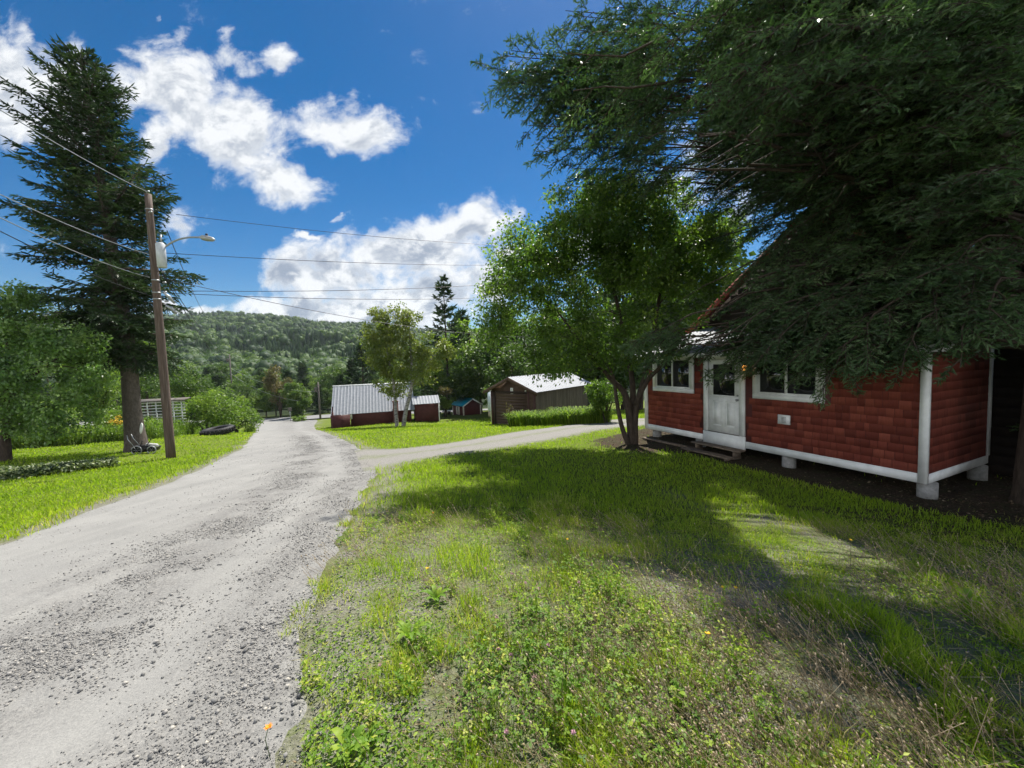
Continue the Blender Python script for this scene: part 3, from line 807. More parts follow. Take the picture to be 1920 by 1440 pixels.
g = Geo(); g.tube([tt + np.array([-.1, .1, .1]), tt + np.array([-.2, .15, .1])], .03, 6); g.build('bracket', GREYM, tf)
g = Geo(); arm = [PP(300, 470), PP(318, 457), PP(335, 449), PP(355, 445), PP(378, 445)]
g.tube(curve(arm, 14), .03, 8); la = g.build('lamp_arm', GREYM, up, smooth=True)
hd_ = PP(388, 447); ax = unit(PP(400, 449) - PP(378, 445))
g = Geo(); g.tube([hd_ - ax * .24, hd_ - ax * .16, hd_, hd_ + ax * .2, hd_ + ax * .30], [.04, .085, .10, .075, .01], 12)
lh = g.build('lamp_head', simple('lamp_housing', (.36, .36, .35), .4, .3), la, smooth=True)
g = Geo(); g.tube([hd_ + np.array([0, 0, .09]), hd_ + np.array([0, 0, .16])], .04, 8); g.build('photocell', BLACKM, lh)
for (px, py) in ((277, 360), (282, 398), (304, 493), (306, 510), (308, 530), (309, 548), (312, 565)):
    q0 = PP(px, py, 13.82); g = Geo(); g.tube([q0 + np.array([-.04, 0, 0]), q0 + np.array([.08, -.05, 0]), q0 + np.array([.1, -.05, -.03])], [.03, .035, .02], 7); g.build('insulator', GREYM, up)
for (px, py) in ((279, 392), (301, 522), (303, 545), (307, 557)):
    f = (py - 861) / (364 - 861.); ctr_ = rel * f
    g = Geo(); r_ = .145 - .045 * f + .006; g.tube([ctr_ + np.array([0, 0, -.02]), ctr_ + np.array([0, 0, .02])], r_, 16); g.build('band', GREYM, up)
for (px, py, L_) in ((307, 549, .35), (311, 572, .3)):
    q0 = PP(px, py, 13.7); g = Geo(); g.tube([q0, q0 + np.array([.08, .1, -L_ * .35]), q0 + np.array([.18, .2, -L_])], [.03, .06, .03], 8); g.build('splice_case', GREYM, up)

# far poles
for (px, py0, py1, Y, lab) in ((432, 735, 664, 75, 'thin distant utility pole among the trees, left of the road bend'), (598, 787, 716, 58, 'pale utility pole beside the road, just past the red roadside cabin')):
    a0 = at(px + 3, py0, Y); a1 = at(px - 2, py1, Y); a0[2] = min(a0[2], gz(a0[0], a0[1]))
    fp = empty('distant_utility_pole', a0, lab, 'pole')
    g = Geo(); g.tube([(0, 0, -.2), tuple(a1 - a0)], [.16, .11], 8); g.build('pole_shaft', GREYWOOD, fp)
    g = Geo(); q1 = a1 - a0; g.tube([q1 + np.array([-.5, 0, -.5]), q1 + np.array([.5, 0, -.5])], .05, 6); g.tube([q1 + np.array([-.3, -.2, -1.5]), q1 + np.array([-.3, -.2, -.8])], .18, 8); g.build('crossarm', GREYWOOD, fp)

# wires: one object each
WIRE = simple('wire', (.035, .035, .04), .5, .3); WIREL = simple('bare_wire', (.38, .39, .40), .4, .6)
wires = [  # start (px,py,Y), end, sag, pale?, label
    ((277, 360, 14), (-420, -60, 4.5), .15, 1, 'topmost bare power line leaving the pole top towards the viewer, crossing the tall spruce'),
    ((283, 478, 14), (-400, 165, 5.0), .2, 1, 'pale power line reaching the pole just below the transformer from the near side'),
    ((280, 520, 14), (-420, 190, 5.0), .25, 1, 'brightest bare cable crossing the spruce towards the mid pole'),
    ((284, 555, 14), (-420, 205, 5.2), .25, 0, 'lowest dark cable crossing the spruce towards the pole'),
    ((298, 500, 13.9), (432, 667, 75), 1.2, 0, 'dark cable running down from the pole to the distant pole, upper one'),
    ((304, 512, 13.9), (431, 676, 75), 1.6, 0, 'dark cable running down from the pole to the distant pole, lower one'),
    ((330, 402, 15.5), (1120, 464, 27), .35, 0, 'highest dark wire crossing the sky to the trees on the other side of the road'),
    ((304, 474, 13.9), (1120, 492, 27), .3, 0, 'dark wire crossing the sky from the transformer height'),
    ((306, 545, 13.9), (1120, 512, 27), .4, 0, 'wire crossing the clouds that rises gently away from the pole'),
    ((309, 549, 13.9), (1120, 541, 27), .45, 0, 'nearly level wire crossing low over the clouds'),
    ((298, 520, 13.9), (1120, 628, 30), .9, 0, 'long sagging wire falling to the treetops above the roadside cabin'),
    ((432, 690, 75), (597, 735, 58), 1.1, 1, 'pale sagging cable between the two distant poles'),
    ((432, 700, 75), (560, 752, 60), .9, 1, 'lower pale cable in front of the trees at the road bend'),
    ((313, 432, 16), (384, 590, 40), .3, 0, 'thin slack line slanting down behind the street lamp'),
]
for (a_, b_, sag, pale, lab) in wires:
    p0, p1 = at(*a_), at(*b_); f = np.linspace(0, 1, 30)
    pts = p0 + (p1 - p0) * f[:, None]; pts[:, 2] -= sag * 4 * f * (1 - f)
    dist = np.linalg.norm(pts - CAM, axis=1)
    rad = .011 if max(a_[2], b_[2]) < 40 else .016
    g = Geo(); g.tube(pts, rad, 5); tag(g.build('power_line', WIREL if pale else WIRE), lab, 'wire', 'overhead wires')

# street sign at the bend
x, y = at(545, 791, 58)[:2]; sg = empty('road_sign', (x, y, gz(x, y)), 'small road sign on a thin post at the road bend, seen edge on', 'sign')
g = Geo(); g.tube([(0, 0, 0), (0, 0, 2.0)], .05, 8); g.build('post', GREYM, sg)
g = Geo(); g.box(-.25, .3, -.03, -.06, 1.55, 2.1); g.build('sign_plate', GREYWOOD, sg)

# ------------------------------------------------------------------ things on the left lawn
x, y = at(410, 812, 24)[:2]
ty = empty('tractor_tyre', (x, y, gz(x, y)), 'big black tractor tyre lying flat on the lawn edge near the road', 'tyre')
ty.rotation_euler = (R(3), R(-5), .3); ty.location.z += .06
g = Geo(); n = 40; prof = [(.52, .03), (.60, .0), (.78, .0), (.86, .06), (.88, .20), (.86, .34), (.78, .40), (.60, .40), (.52, .36), (.50, .2)]
th = np.arange(n) * 2 * PI / n; vv = []; 
for a in th:
    for (r_, z_) in prof: vv.append((r_ * math.cos(a), r_ * math.sin(a), z_))
k = len(prof); g.add(vv, [(i * k + j, ((i + 1) % n) * k + j, ((i + 1) % n) * k + (j + 1) % k, i * k + (j + 1) % k) for i in range(n) for j in range(k)])
g.build('casing', RUBBER, ty, smooth=True)
g = Geo()
for i in range(26):
    a = i * 2 * PI / 26
    for z0, z1, da in ((.06, .2, .09), (.34, .2, .09)):
        p0 = np.array([.885 * math.cos(a), .885 * math.sin(a), z0]); p1 = np.array([.905 * math.cos(a + da), .905 * math.sin(a + da), z1]); g.tube([p0, p1], .022, 4)
g.build('tread_lugs', RUBBER, ty)

sb = np.array([-15.83, 16.0, 0]); sb[2] = gz(sb[0], sb[1])
mwx, mwy = at(276, 838, 15.4)[:2]
mw = empty('old_garden_machine', (mwx, mwy, gz(mwx, mwy)), 'broken black and white garden machine leaning at the foot of the tall spruce', 'machine', rz=R(15))
g = Geo(); g.prism([(-.5, .12), (.35, .10), (.45, .28), (.2, .42), (-.4, .40), (-.55, .25)], 1, -.22, .22); g.build('deck', BLACKM, mw)
g = Geo(); g.tube([(.05, -.1, .42), (.45, -.14, .36), (.52, -.14, .33)], [.10, .10, .05], 10); g.build('white_cover', simple('dirty_white', (.45, .45, .43), .6), mw); mw.scale = (.85, .85, .85)
for (xx, yy, r_) in ((-.28, -.26, .2), (.3, -.26, .17)):
    g = Geo(); a = np.linspace(0, 2 * PI, 25); g.tube([(xx + r_ * math.cos(q_), yy, r_ + .02 + r_ * math.sin(q_)) for q_ in a], .025, 6, cap=False)
    for q_ in a[:-1:4]: g.tube([(xx, yy, r_ + .02), (xx + r_ * math.cos(q_), yy, r_ + .02 + r_ * math.sin(q_))], .008, 4)
    g.build('wheel', GREYM, mw)
for yy in (-.18, .18):
    g = Geo(); g.tube([(-.4, yy, .38), (-.62, yy, .75), (-.66, yy * .8, .95)], .018, 6); g.build('handle_bar', GREYM, mw)
for q_ in ([(.1, -.2, .42), (.3, -.2, .72)], [(-.15, -.2, .40), (-.05, -.2, .66)]):
    g = Geo(); g.tube(q_, .02, 5); g.build('lever', BLACKM, mw)

g = Geo(); a = np.linspace(0, 2 * PI, 20, endpoint=False); pl_ = [(.05 * math.cos(q_), .22 * math.sin(q_)) for q_ in a]
g.prism(pl_, 1, -.015, .015); o = tag(g.build('oval_plate', WHITE), 'white oval plate fixed to the trunk of the tall spruce, above the garden machine', 'plate')
o.location = at(265, 803, 15.55); o.rotation_euler = (0, R(8), .9)

x, y = at(303, 800, 26)[:2]; lt = empty('lattice_panel', (x, y, gz(x, y)), 'white lattice panel standing half hidden in bushes behind the utility pole', 'panel', rz=R(12))
lz = at(303, 752, 26)[2] - gz(x, y)
g = Geo()
for k in range(6): g.box(-1.25 + k * .5, -1.19 + k * .5, -.02, .02, 0, lz)
for k in range(8): g.box(-1.4, 1.5, -.045, -.021, lz - .12 - k * .2, lz - .07 - k * .2)
g.build('slats', WHITE, lt)
g = Geo(); g.prism([(-.25, lz - .02), (.5, lz + .10), (.5, lz + .15), (-.25, lz + .03)], 0, -1.5, 1.6); g.build('cap', GREYWOOD, lt)

# ------------------------------------------------------------------ vegetation helpers (all vectorised)
UP = np.array([0, 0, 1.])
def leafs(g, P, ax, nr, L, W, tint, fold=.12, mat=0):
    n = len(P); L = np.broadcast_to(L, (n,))[:, None]; W = np.broadcast_to(W, (n,))[:, None]
    ax = unit(ax); sd = unit(np.cross(ax, nr)); nn = np.cross(sd, ax)
    m = P + ax * L * .48
    v = np.stack([P, m + sd * W / 2 + nn * W * fold, P + ax * L - nn * L * .06, m - sd * W / 2 + nn * W * fold], 1).reshape(-1, 3)
    i = np.arange(n)[:, None] * 4
    g.add(v, None, np.concatenate([i + np.array([[0, 1, 2]]), i + np.array([[0, 2, 3]])]), np.repeat(np.broadcast_to(tint, (n,)), 4), mat)

def sticks(g, A, B, r0, r1=None, tint=.5, mat=0):
    n = len(A)
    if n == 0: return
    r0 = np.broadcast_to(r0, (n,))[:, None]; r1 = r0 * .5 if r1 is None else np.broadcast_to(r1, (n,))[:, None]
    d = unit(B - A); a = unit(np.cross(d, np.where(np.abs(d[:, 2:3]) < .9, UP, np.array([1., 0, 0])))); b = np.cross(d, a)
    v = []
    for k in range(3):
        c, s = math.cos(k * 2.094), math.sin(k * 2.094)
        v.append(A + (a * c + b * s) * r0)
    for k in range(3):
        c, s = math.cos(k * 2.094), math.sin(k * 2.094)
        v.append(B + (a * c + b * s) * r1)
    v = np.stack(v, 1).reshape(-1, 3); i = np.arange(n)[:, None] * 6
    g.add(v, np.concatenate([i + np.array([[k, (k + 1) % 3, 3 + (k + 1) % 3, 3 + k]]) for k in range(3)]), None, np.repeat(np.broadcast_to(tint, (n,)), 6), mat)

def octs(g, P, ax, L, W, tint, mat=0, jit=.0):
    """small spindle or pebble shapes: eight faces each"""
    n = len(P); ax = unit(ax); a = unit(np.cross(ax, rand_dir(n))); b = np.cross(ax, a)
    L = np.broadcast_to(L, (n,))[:, None]; W = np.broadcast_to(W, (n,))[:, None]
    j = lambda: 1 + (rng.random((n, 1)) - .5) * 2 * jit
    v = np.stack([P - ax * L / 2 * j(), P + a * W / 2 * j(), P + b * W / 2 * j(), P - a * W / 2 * j(), P - b * W / 2 * j(), P + ax * L / 2 * j()], 1).reshape(-1, 3)
    i = np.arange(n)[:, None] * 6
    f = [(0, 2, 1), (0, 3, 2), (0, 4, 3), (0, 1, 4), (5, 1, 2), (5, 2, 3), (5, 3, 4), (5, 4, 1)]
    g.add(v, None, np.concatenate([i + np.array([q]) for q in f]), np.repeat(np.broadcast_to(tint, (n,)), 6), mat)

def blades(g, P, H, W, lean, tint, mat=0):
    """grass blades: tapering, bent in two segments"""
    n = len(P); th = rng.random(n) * 2 * PI; H = np.broadcast_to(H, (n,))[:, None]; W = np.broadcast_to(W, (n,))[:, None]
    ld = np.stack([np.cos(th), np.sin(th), np.zeros(n)], 1); ph = rng.random(n) * 2 * PI
    sd = np.stack([np.cos(ph), np.sin(ph), np.zeros(n)], 1)
    lean = np.broadcast_to(lean, (n,))[:, None] * rng.uniform(.2, 1.2, (n, 1))
    m = P + UP * H * .55 + ld * H * lean * .3; t = P + UP * H * (1 - .35 * np.minimum(lean, 1.2)) + ld * H * lean * .95
    v = np.stack([P - sd * W / 2, P + sd * W / 2, m + sd * W * .42, m - sd * W * .42, t], 1).reshape(-1, 3); i = np.arange(n)[:, None] * 5
    g.add(v, i + np.array([[0, 1, 2, 3]]), i + np.array([[3, 2, 4]]), np.repeat(np.broadcast_to(tint, (n,)), 5), mat)

def shoots(g, B, D, L, W, tint, nq=2, needles=0, nl=.025, nw=.004):
    n = len(B); D = unit(D); L = np.broadcast_to(L, (n,)); W = np.broadcast_to(W, (n,))
    a = unit(np.cross(D, rand_dir(n))); b = np.cross(D, a)
    for k in range(nq):
        th = k * PI / nq; nn = a * math.cos(th) + b * math.sin(th)
        v = np.stack([B, B + D * (L * .4)[:, None] + nn * (W / 2)[:, None], B + D * L[:, None], B + D * (L * .4)[:, None] - nn * (W / 2)[:, None]], 1).reshape(-1, 3)
        g.add(v, np.arange(n)[:, None] * 4 + np.arange(4)[None], None, np.repeat(np.broadcast_to(tint, (n,)), 4))
    if needles:
        idx = np.repeat(np.arange(n), needles); m = len(idx)
        f = rng.random(m) * .98; ph = rng.random(m) * 2 * PI
        rad = a[idx] * np.cos(ph)[:, None] + b[idx] * np.sin(ph)[:, None]
        rt = B[idx] + D[idx] * (L[idx] * f)[:, None]; dn = D[idx] * .5 + rad * .95
        tip = rt + dn * (nl * rng.uniform(.7, 1.2, m))[:, None]; s = D[idx] * nw
        v = np.stack([rt - s, rt + s, tip], 1).reshape(-1, 3)
        g.add(v, None, np.arange(m)[:, None] * 3 + np.arange(3)[None], np.repeat(np.clip(np.broadcast_to(tint, (n,))[idx] + rng.normal(0, .08, m), 0, 1), 3))

def bez(P0, P1, P2, f):
    f = f[:, None]; return P0 * (1 - f) ** 2 + P1 * 2 * f * (1 - f) + P2 * f * f
def dbez(P0, P1, P2, f):
    f = f[:, None]; return (P1 - P0) * (1 - f) + (P2 - P1) * f

def conifer_sprays(gl, gw, P0, P1, P2, sec_sp=.15, sec_k=.33, sh_sp=.10, sh_len=.28, sh_w=.05, droop=.25, nq=2, needles=0, start=.12, wood=True, tmean=None, secmax=1.2, bare=0.0, up=0., off_sun_gap=None, jit=.25, nl=.025, nw=.004):
    """branches are quadratic curves; each carries side sprays, each spray carries needle shoots"""
    Lb = np.linalg.norm(P1 - P0, axis=1) + np.linalg.norm(P2 - P1, axis=1)
    nb = len(P0); ns = np.maximum(3, (Lb * (1 - start) / sec_sp).astype(int)) * 2
    i = np.repeat(np.arange(nb), ns); off = np.concatenate([np.arange(k) for k in ns])
    f = start + (1 - start) * np.clip((off + rng.random(len(i))) / ns[i], 0, 1)
    p = bez(P0[i], P1[i], P2[i], f); t = unit(dbez(P0[i], P1[i], P2[i], f))
    lat = unit(np.cross(t, UP)); upv = np.cross(lat, t); side = np.where(off % 2 == 0, 1., -1.)[:, None]
    sl = np.minimum(sec_k * Lb[i] * np.clip(1.08 - f, .08, 1) ** .75, secmax) * rng.uniform(.55, 1.15, len(i)) + .04
    sd = unit(t * .62 + lat * side * .8 + upv * rng.normal(up, .28, (len(i), 1)) - UP * droop)
    tb = rng.random(nb) if tmean is None else np.broadcast_to(tmean, (nb,))
    ts = np.clip(tb[i] * .6 + rng.random(len(i)) * .4, 0, 1)
    end = p + sd * sl[:, None] - UP * (droop * .5 * sl)[:, None]
    if off_sun_gap is not None:
        k_ = off_sun_gap((p + end) / 2) & off_sun_gap(p) & off_sun_gap(end); p, sd, sl, end, ts, i = p[k_], sd[k_], sl[k_], end[k_], ts[k_], i[k_]
    if wood: sticks(gw, p, end, .004 + .006 * sl, .002)
    nt = np.maximum(2, (sl / sh_sp).astype(int)) + 1
    j = np.repeat(np.arange(len(i)), nt); o2 = np.concatenate([np.arange(k) for k in nt])
    gq = np.clip((o2 + rng.random(len(j)) * .8) / np.maximum(nt[j] - 1, 1), 0, 1); gq = np.maximum(gq, bare * rng.random(len(j)))
    q = p[j] + sd[j] * (sl[j] * gq)[:, None] - UP * (droop * .5 * sl[j] * gq * gq)[:, None]
    la2 = unit(np.cross(sd[j], UP)); s2 = np.where(o2 % 2 == 0, 1., -1.)[:, None]
    d2 = unit(sd[j] * .8 + la2 * s2 * rng.uniform(.1, .9, (len(j), 1)) + rng.normal(0, jit, (len(j), 3)) - UP * droop * .35)
    L2 = sh_len * rng.uniform(.6, 1.2, len(j)) * (1.1 - .4 * gq)
    tt = np.clip(ts[j] + rng.normal(0, .1, len(j)), 0, 1)
    if off_sun_gap is not None:
        k_ = off_sun_gap(q) & off_sun_gap(q + d2 * L2[:, None]); q, d2, L2, tt, j = q[k_], d2[k_], L2[k_], tt[k_], j[k_]
    shoots(gl, q, d2, L2, sh_w * rng.uniform(.8, 1.2, len(j)), tt, nq, needles, nl, nw)
    # shoots along and at the tip of the branch itself
    fb = np.concatenate([np.linspace(.3, 1, 10)] * nb); ib = np.repeat(np.arange(nb), 10)
    pb_ = bez(P0[ib], P1[ib], P2[ib], fb); td = unit(dbez(P0[ib], P1[ib], P2[ib], fb) + rng.normal(0, .15, (len(ib), 3)))
    if off_sun_gap is not None:
        k_ = off_sun_gap(pb_); pb_, td, ib = pb_[k_], td[k_], ib[k_]
    shoots(gl, pb_, td, sh_len * 1.1, sh_w, np.clip(tb[ib], 0, 1), nq, needles, nl, nw)

def branch_tubes(gw, P0, P1, P2, r, k=5, seg=6):
    f = np.linspace(0, 1, seg)
    for a, b_, c, rr in zip(P0, P1, P2, np.broadcast_to(r, (len(P0),))):
        w_ = rng.normal(0, .012 * np.linalg.norm(c - a), (seg, 3)) * (np.sin(f * PI) ** .5)[:, None] if seg > 6 else 0
        gw.tube(np.outer((1 - f) ** 2, a) + np.outer(2 * f * (1 - f), b_) + np.outer(f * f, c) + w_, rr * (1 - .93 * f) + .003, k, cap=False)

def spruce_geo(path, nb, z0, prof, rise=(.55, -.25), left=1.0, tiers=0, **kw):
    """a whole spruce round a trunk path (local points); returns (crown, wood)"""
    gl, gw = Geo(), Geo(); path = np.asarray(path, float); H = path[-1, 2]
    u = np.sort(rng.random(nb)) ** .85; z = z0 + (H - z0 - .15) * u
    if tiers:
        tz = np.round(u * tiers) / tiers; u = np.clip(tz + rng.normal(0, .011, nb), 0, 1); z = z0 + (H - z0 - .15) * u
    t = 1 - u
    L = prof(t) * rng.uniform(.62, 1.15, nb) * np.where(rng.random(nb) < .12, 1.25, 1)
    az = np.arange(nb) * 2.39996 + rng.normal(0, .5, nb)
    L = L * np.where(np.cos(az) < 0, 1 + (left - 1) * -np.cos(az), 1)
    out = np.stack([np.cos(az), np.sin(az), np.zeros(nb)], 1)
    P0 = np.stack([np.interp(z, path[:, 2], path[:, k]) for k in range(3)], 1)
    sl = rise[0] * (1 - t) + rise[1] * t + rng.normal(0, .08, nb)
    P1 = P0 + out * (L * .55)[:, None] + UP * (L * .5 * (sl + .1))[:, None]
    P2 = P0 + out * L[:, None] + UP * (L * (sl + .10 - .1 * t))[:, None]
    branch_tubes(gw, P0, P1, P2, .015 + .012 * L, 4, 5)
    conifer_sprays(gl, gw, P0, P1, P2, **kw)
    return gl, gw

def leafy_geo(ells, ncl, per, leafL, leafW, clr, paths, woodr=.02, flat=.7, outer=.65, seed=None, droop=.25, wk=5, twig=True):
    """a broad-leaved crown: leaf clusters inside ellipsoids, each joined by a branch to the nearest wood"""
    gl, gw = Geo(), Geo()
    E_ = np.asarray(ells, float); w = (E_[:, 3] * E_[:, 4] * E_[:, 5]) ** .67; k = rng.choice(len(E_), ncl, p=w / w.sum())
    r = np.where(rng.random(ncl) < outer, rng.uniform(.72, 1, ncl), rng.random(ncl) ** .45 * .8)
    C_ = E_[k, :3] + rand_dir(ncl) * r[:, None] * E_[k, 3:]
    nodes = []; nrad = []
    for pts, rad in paths:
        pts = np.asarray(pts, float); m = max(8, len(pts) * 4); c = curve(pts, m)
        rr = np.interp(np.linspace(0, 1, m), np.linspace(0, 1, len(rad)), rad)
        gw.tube(c, rr, 10 if rad[0] > .06 else 7); nodes += list(c[m // 4:]); nrad += list(rr[m // 4:])
    nodes = np.array(nodes); nrad = np.array(nrad)
    d0 = np.array([np.min(np.linalg.norm(nodes - c, axis=1)) for c in C_])
    for c in C_[np.argsort(d0)]:
        dd = np.linalg.norm(nodes - c, axis=1) + np.maximum(0, nodes[:, 2] - c[2]) * 1.5
        a = np.argmin(dd); A_ = nodes[a]; ln = np.linalg.norm(c - A_)
        m = (A_ + c) / 2 + UP * ln * .12 + rng.normal(0, .06, 3) * ln
        f = np.linspace(0, 1, 5)[:, None]; pts = A_ * (1 - f) ** 2 + m * 2 * f * (1 - f) + c * f * f
        r0 = min(nrad[a] * .6, woodr * (1 + ln * .35))
        gw.tube(pts, np.linspace(r0, max(.004, r0 * .35), 5), wk, cap=False)
        nodes = np.vstack([nodes, pts[2:]]); nrad = np.concatenate([nrad, np.linspace(r0, r0 * .35, 5)[2:]])
    n = ncl * per; i = np.repeat(np.arange(ncl), per)
    rs = clr * rng.uniform(.6, 1.3, ncl)
    off = rand_dir(n) * (rng.random(n) ** .5)[:, None] * np.array([1, 1, flat]) * rs[i][:, None]
    P = C_[i] + off
    ax = unit(off / clr * .6 + rng.normal(0, .6, (n, 3)) - UP * droop); nr = unit(UP * .8 + rng.normal(0, .55, (n, 3)))
    ti = np.clip((rng.random(ncl) * .65)[i] + rng.random(n) * .35, 0, 1)
    sz = rng.uniform(.7, 1.2, n)
    leafs(gl, P, ax, nr, leafL * sz, leafW * sz, ti)
    if twig:
        m = ncl * 6; i2 = np.repeat(np.arange(ncl), 6); sticks(gw, C_[i2], C_[i2] + rand_dir(m) * rs[i2][:, None] * np.array([1, 1, flat]) * .9, .005, .002)
    return gl, gw

def plant(name, loc, label, cat, geos, mats, group=None, rz=0, parts=('crown', 'trunk')):
    e = empty(name, loc, label, cat, group, rz)
    for g_, m_, p_ in zip(geos, mats, parts):
        if g_.n: g_.build(p_, m_, e)
    return e

BARK = bark_mat('grey_brown_bark', (.17, .14, .115), (.045, .035, .028))
BARKD = bark_mat('dark_bark', (.085, .065, .05), (.022, .017, .013), .3, 18)
BARKS = bark_mat('spruce_bark', (.15, .125, .11), (.05, .04, .034), .45, 16, 1.0)
BIRCH, t, b = new_mat('birch_bark')
n_ = t.noise(t.vmath('MULTIPLY', t.coord('Object'), (3, 3, 14)), 1.4, 5, .6)
t.put(b.inputs['Base Color'], t.ramp(n_, [(.38, (.05, .046, .042)), (.5, (.27, .255, .235)), (.7, (.38, .365, .34))])); b.inputs['Roughness'].default_value = .8
NEEDLE = leaf_mat('spruce_needles', [(0, (.020, .040, .018)), (.5, (.036, .068, .024)), (.85, (.06, .10, .032)), (1, (.09, .125, .05))], .2, .5, .3, (1.3, 1.5, .8))
NEEDLE2 = leaf_mat('fir_needles', [(0, (.028, .055, .026)), (.45, (.055, .105, .040)), (.8, (.10, .165, .065)), (1, (.17, .23, .11))], .32, .42, .4, (1.3, 1.6, .7))
APPLE = leaf_mat('broad_leaves', [(0, (.042, .082, .015)), (.5, (.082, .145, .022)), (.85, (.14, .21, .036)), (1, (.23, .28, .06))], .52, .38, .45)
APPLE2 = leaf_mat('apple_leaves', [(0, (.075, .14, .045)), (.5, (.135, .225, .06)), (.85, (.20, .29, .09)), (1, (.32, .38, .18))], .42, .35, .5)
BIRCHL = leaf_mat('birch_leaves', [(0, (.075, .11, .020)), (.5, (.13, .165, .032)), (1, (.22, .23, .06))], .42, .45, .35)
BUSHL = leaf_mat('bush_leaves', [(0, (.06, .115, .022)), (.5, (.12, .19, .034)), (1, (.22, .28, .06))], .42, .45, .35)
WOODL = leaf_mat('wood_leaves', [(0, (.035, .07, .018)), (.5, (.066, .115, .026)), (1, (.13, .18, .04))], .38, .5, .3)
RUSTL = leaf_mat('turning_leaves', [(0, (.07, .075, .025)), (.6, (.14, .115, .05)), (1, (.19, .15, .08))], .3, .5, .3)

# ------------------------------------------------------------------ the tall spruce by the pole
def at_l(px, py, Y, base):
    return at(px, py, Y) - base
P_sp = [np.array([0, 0, -.2])] + [at_l(px, py, 16, sb) for px, py in ((249, 780), (243, 700), (235, 620), (215, 500), (195, 380), (175, 240), (158, 140), (153, 96))]
gl, gw = spruce_geo(P_sp, 200, 4.0, lambda t: np.minimum(.3 + 3.5 * t ** .8, 2.45) * (1 - .3 * (t > .9)), (.75, -.15), 1.22, 27,
                    sec_sp=.14, sec_k=.34, sh_sp=.065, sh_len=.28, sh_w=.05, droop=.28, nq=2, secmax=1.1)
gl2, gw2 = spruce_geo([q_ for q_ in P_sp if q_[2] < 8.2], 70, 3.9, lambda t: .5 + 1.1 * t ** .5, (-.1, -.45), sec_sp=.14, sec_k=.4, sh_sp=.065, sh_len=.27, sh_w=.042, droop=.45, nq=2, start=.05)
for a_, b_ in ((gl, gl2), (gw, gw2)):
    for v_, q_, t_, ti_ in zip([np.vstack(b_.v)], [np.vstack(b_.q)], [np.vstack(b_.t) if b_.t else None], [np.concatenate(b_.tint)]): a_.add(v_, q_, t_, ti_)
# short dead stubs and low sprays on the bare lower trunk
gw.tube(curve(P_sp, 30), np.interp(np.linspace(0, 1, 30), [0, .04, .12, .3, .6, .9, 1], [.52, .36, .30, .26, .18, .06, .02]), 14)
plant('spruce_tree', sb, 'tall dark spruce standing on the lawn behind the near utility pole', 'tree', (gl, gw), (NEEDLE, BARKS))

# generic spruces, for the far ones
def small_spruce(H, seed):
    p = [(0, 0, -.5), (.05, 0, H * .5), (0, .05, H)]
    gl, gw = spruce_geo(p, 75, H * .08, lambda t: .25 + H * .20 * t ** .9, (.6, -.2), sec_sp=.42, sec_k=.36, sh_sp=.26, sh_len=.62, sh_w=.17, droop=.2, nq=2, wood=False)
    gw.tube(curve(p, 10), np.linspace(.2, .03, 10), 7)
    return gl, gw
x, y = at(840, 735, 48)[:2]; z = gz(x, y); Hs = at(836, 521, 48)[2] - z
sp1 = plant('spruce_tree', (x, y, z), 'pointed dark spruce rising above the trees behind the roadside cabin, against the clouds', 'tree', small_spruce(Hs, 1), (NEEDLE, BARKD))

# ------------------------------------------------------------------ leafy tree between the lawn and the red cabin
cb = np.array([3.72, 11.95, 0]); cb[2] = gz(cb[0], cb[1]) - .05
def cl(px, py, dy=0):
    return at(px, py, 11.95 + dy) - cb
def el(px, py, rx, ry, dy=0, rd=1.6):
    c = cl(px, py, dy); s = (11.95 + dy) / FPX; return (*c, rx * s, rd, ry * s)
ells = [el(1150, 500, 125, 105, 0, 2.0), el(1010, 570, 105, 85, .3), el(1230, 450, 100, 110, .3, 1.8), el(1120, 425, 62, 75, .5, 1.3), el(1285, 570, 60, 80, -.4, 1.2), el(945, 545, 58, 52, .8, 1.0),
        el(1060, 655, 85, 55, -.4, 1.3), el(1180, 640, 110, 50, -.3, 1.3), el(1000, 510, 60, 45, .2, 1.1), el(930, 610, 35, 40, .4, .8), el(1100, 370, 35, 35, .4, .8), el(1300, 490, 62, 80, .5, 1.2), el(1290, 425, 60, 60, .6, 1.2), el(1180, 395, 60, 50, .6, 1.2), el(1050, 430, 85, 80, -.8, 1.5), el(990, 480, 60, 60, -.9, 1.2), el(1140, 400, 80, 60, -.8, 1.5), el(1200, 480, 90, 80, -1.2, 1.4)]
b0 = np.array([0, 0, -.1])
paths = [([b0, cl(1181, 790), cl(1172, 740), cl(1140, 705), cl(1095, 650, -.2), cl(1050, 590, .1)], [.14, .11, .095, .075, .055, .03]),
         ([b0 + (.03, .05, 0), cl(1185, 780, .1), cl(1186, 720, .15), cl(1172, 640, .2), cl(1150, 540, .2), cl(1120, 440, .4)], [.13, .105, .085, .07, .05, .025]),
         ([b0 + (.06, 0, 0), cl(1192, 770), cl(1210, 700, -.1), cl(1226, 620, -.1), cl(1240, 520, .1), cl(1240, 430, .2)], [.12, .095, .075, .06, .04, .02]),
         ([cl(1190, 760), cl(1215, 712, -.3), cl(1245, 680, -.5), cl(1275, 620, -.5)], [.08, .07, .055, .03]),
         ([b0 + (-.1, -.05, 0), cl(1166, 800, -.1), cl(1156, 750, -.15), cl(1148, 700, -.2), cl(1120, 660, -.2)], [.085, .07, .055, .045, .03])]
gl, gw = leafy_geo(ells, 560, 140, .10, .062, .46, paths, .022, .75, .6, droop=.35)
plant('leafy_tree', cb, 'multi stemmed leafy tree growing on the lawn beside the red shingled cabin', 'tree', (gl, gw), (APPLE, BARKD))

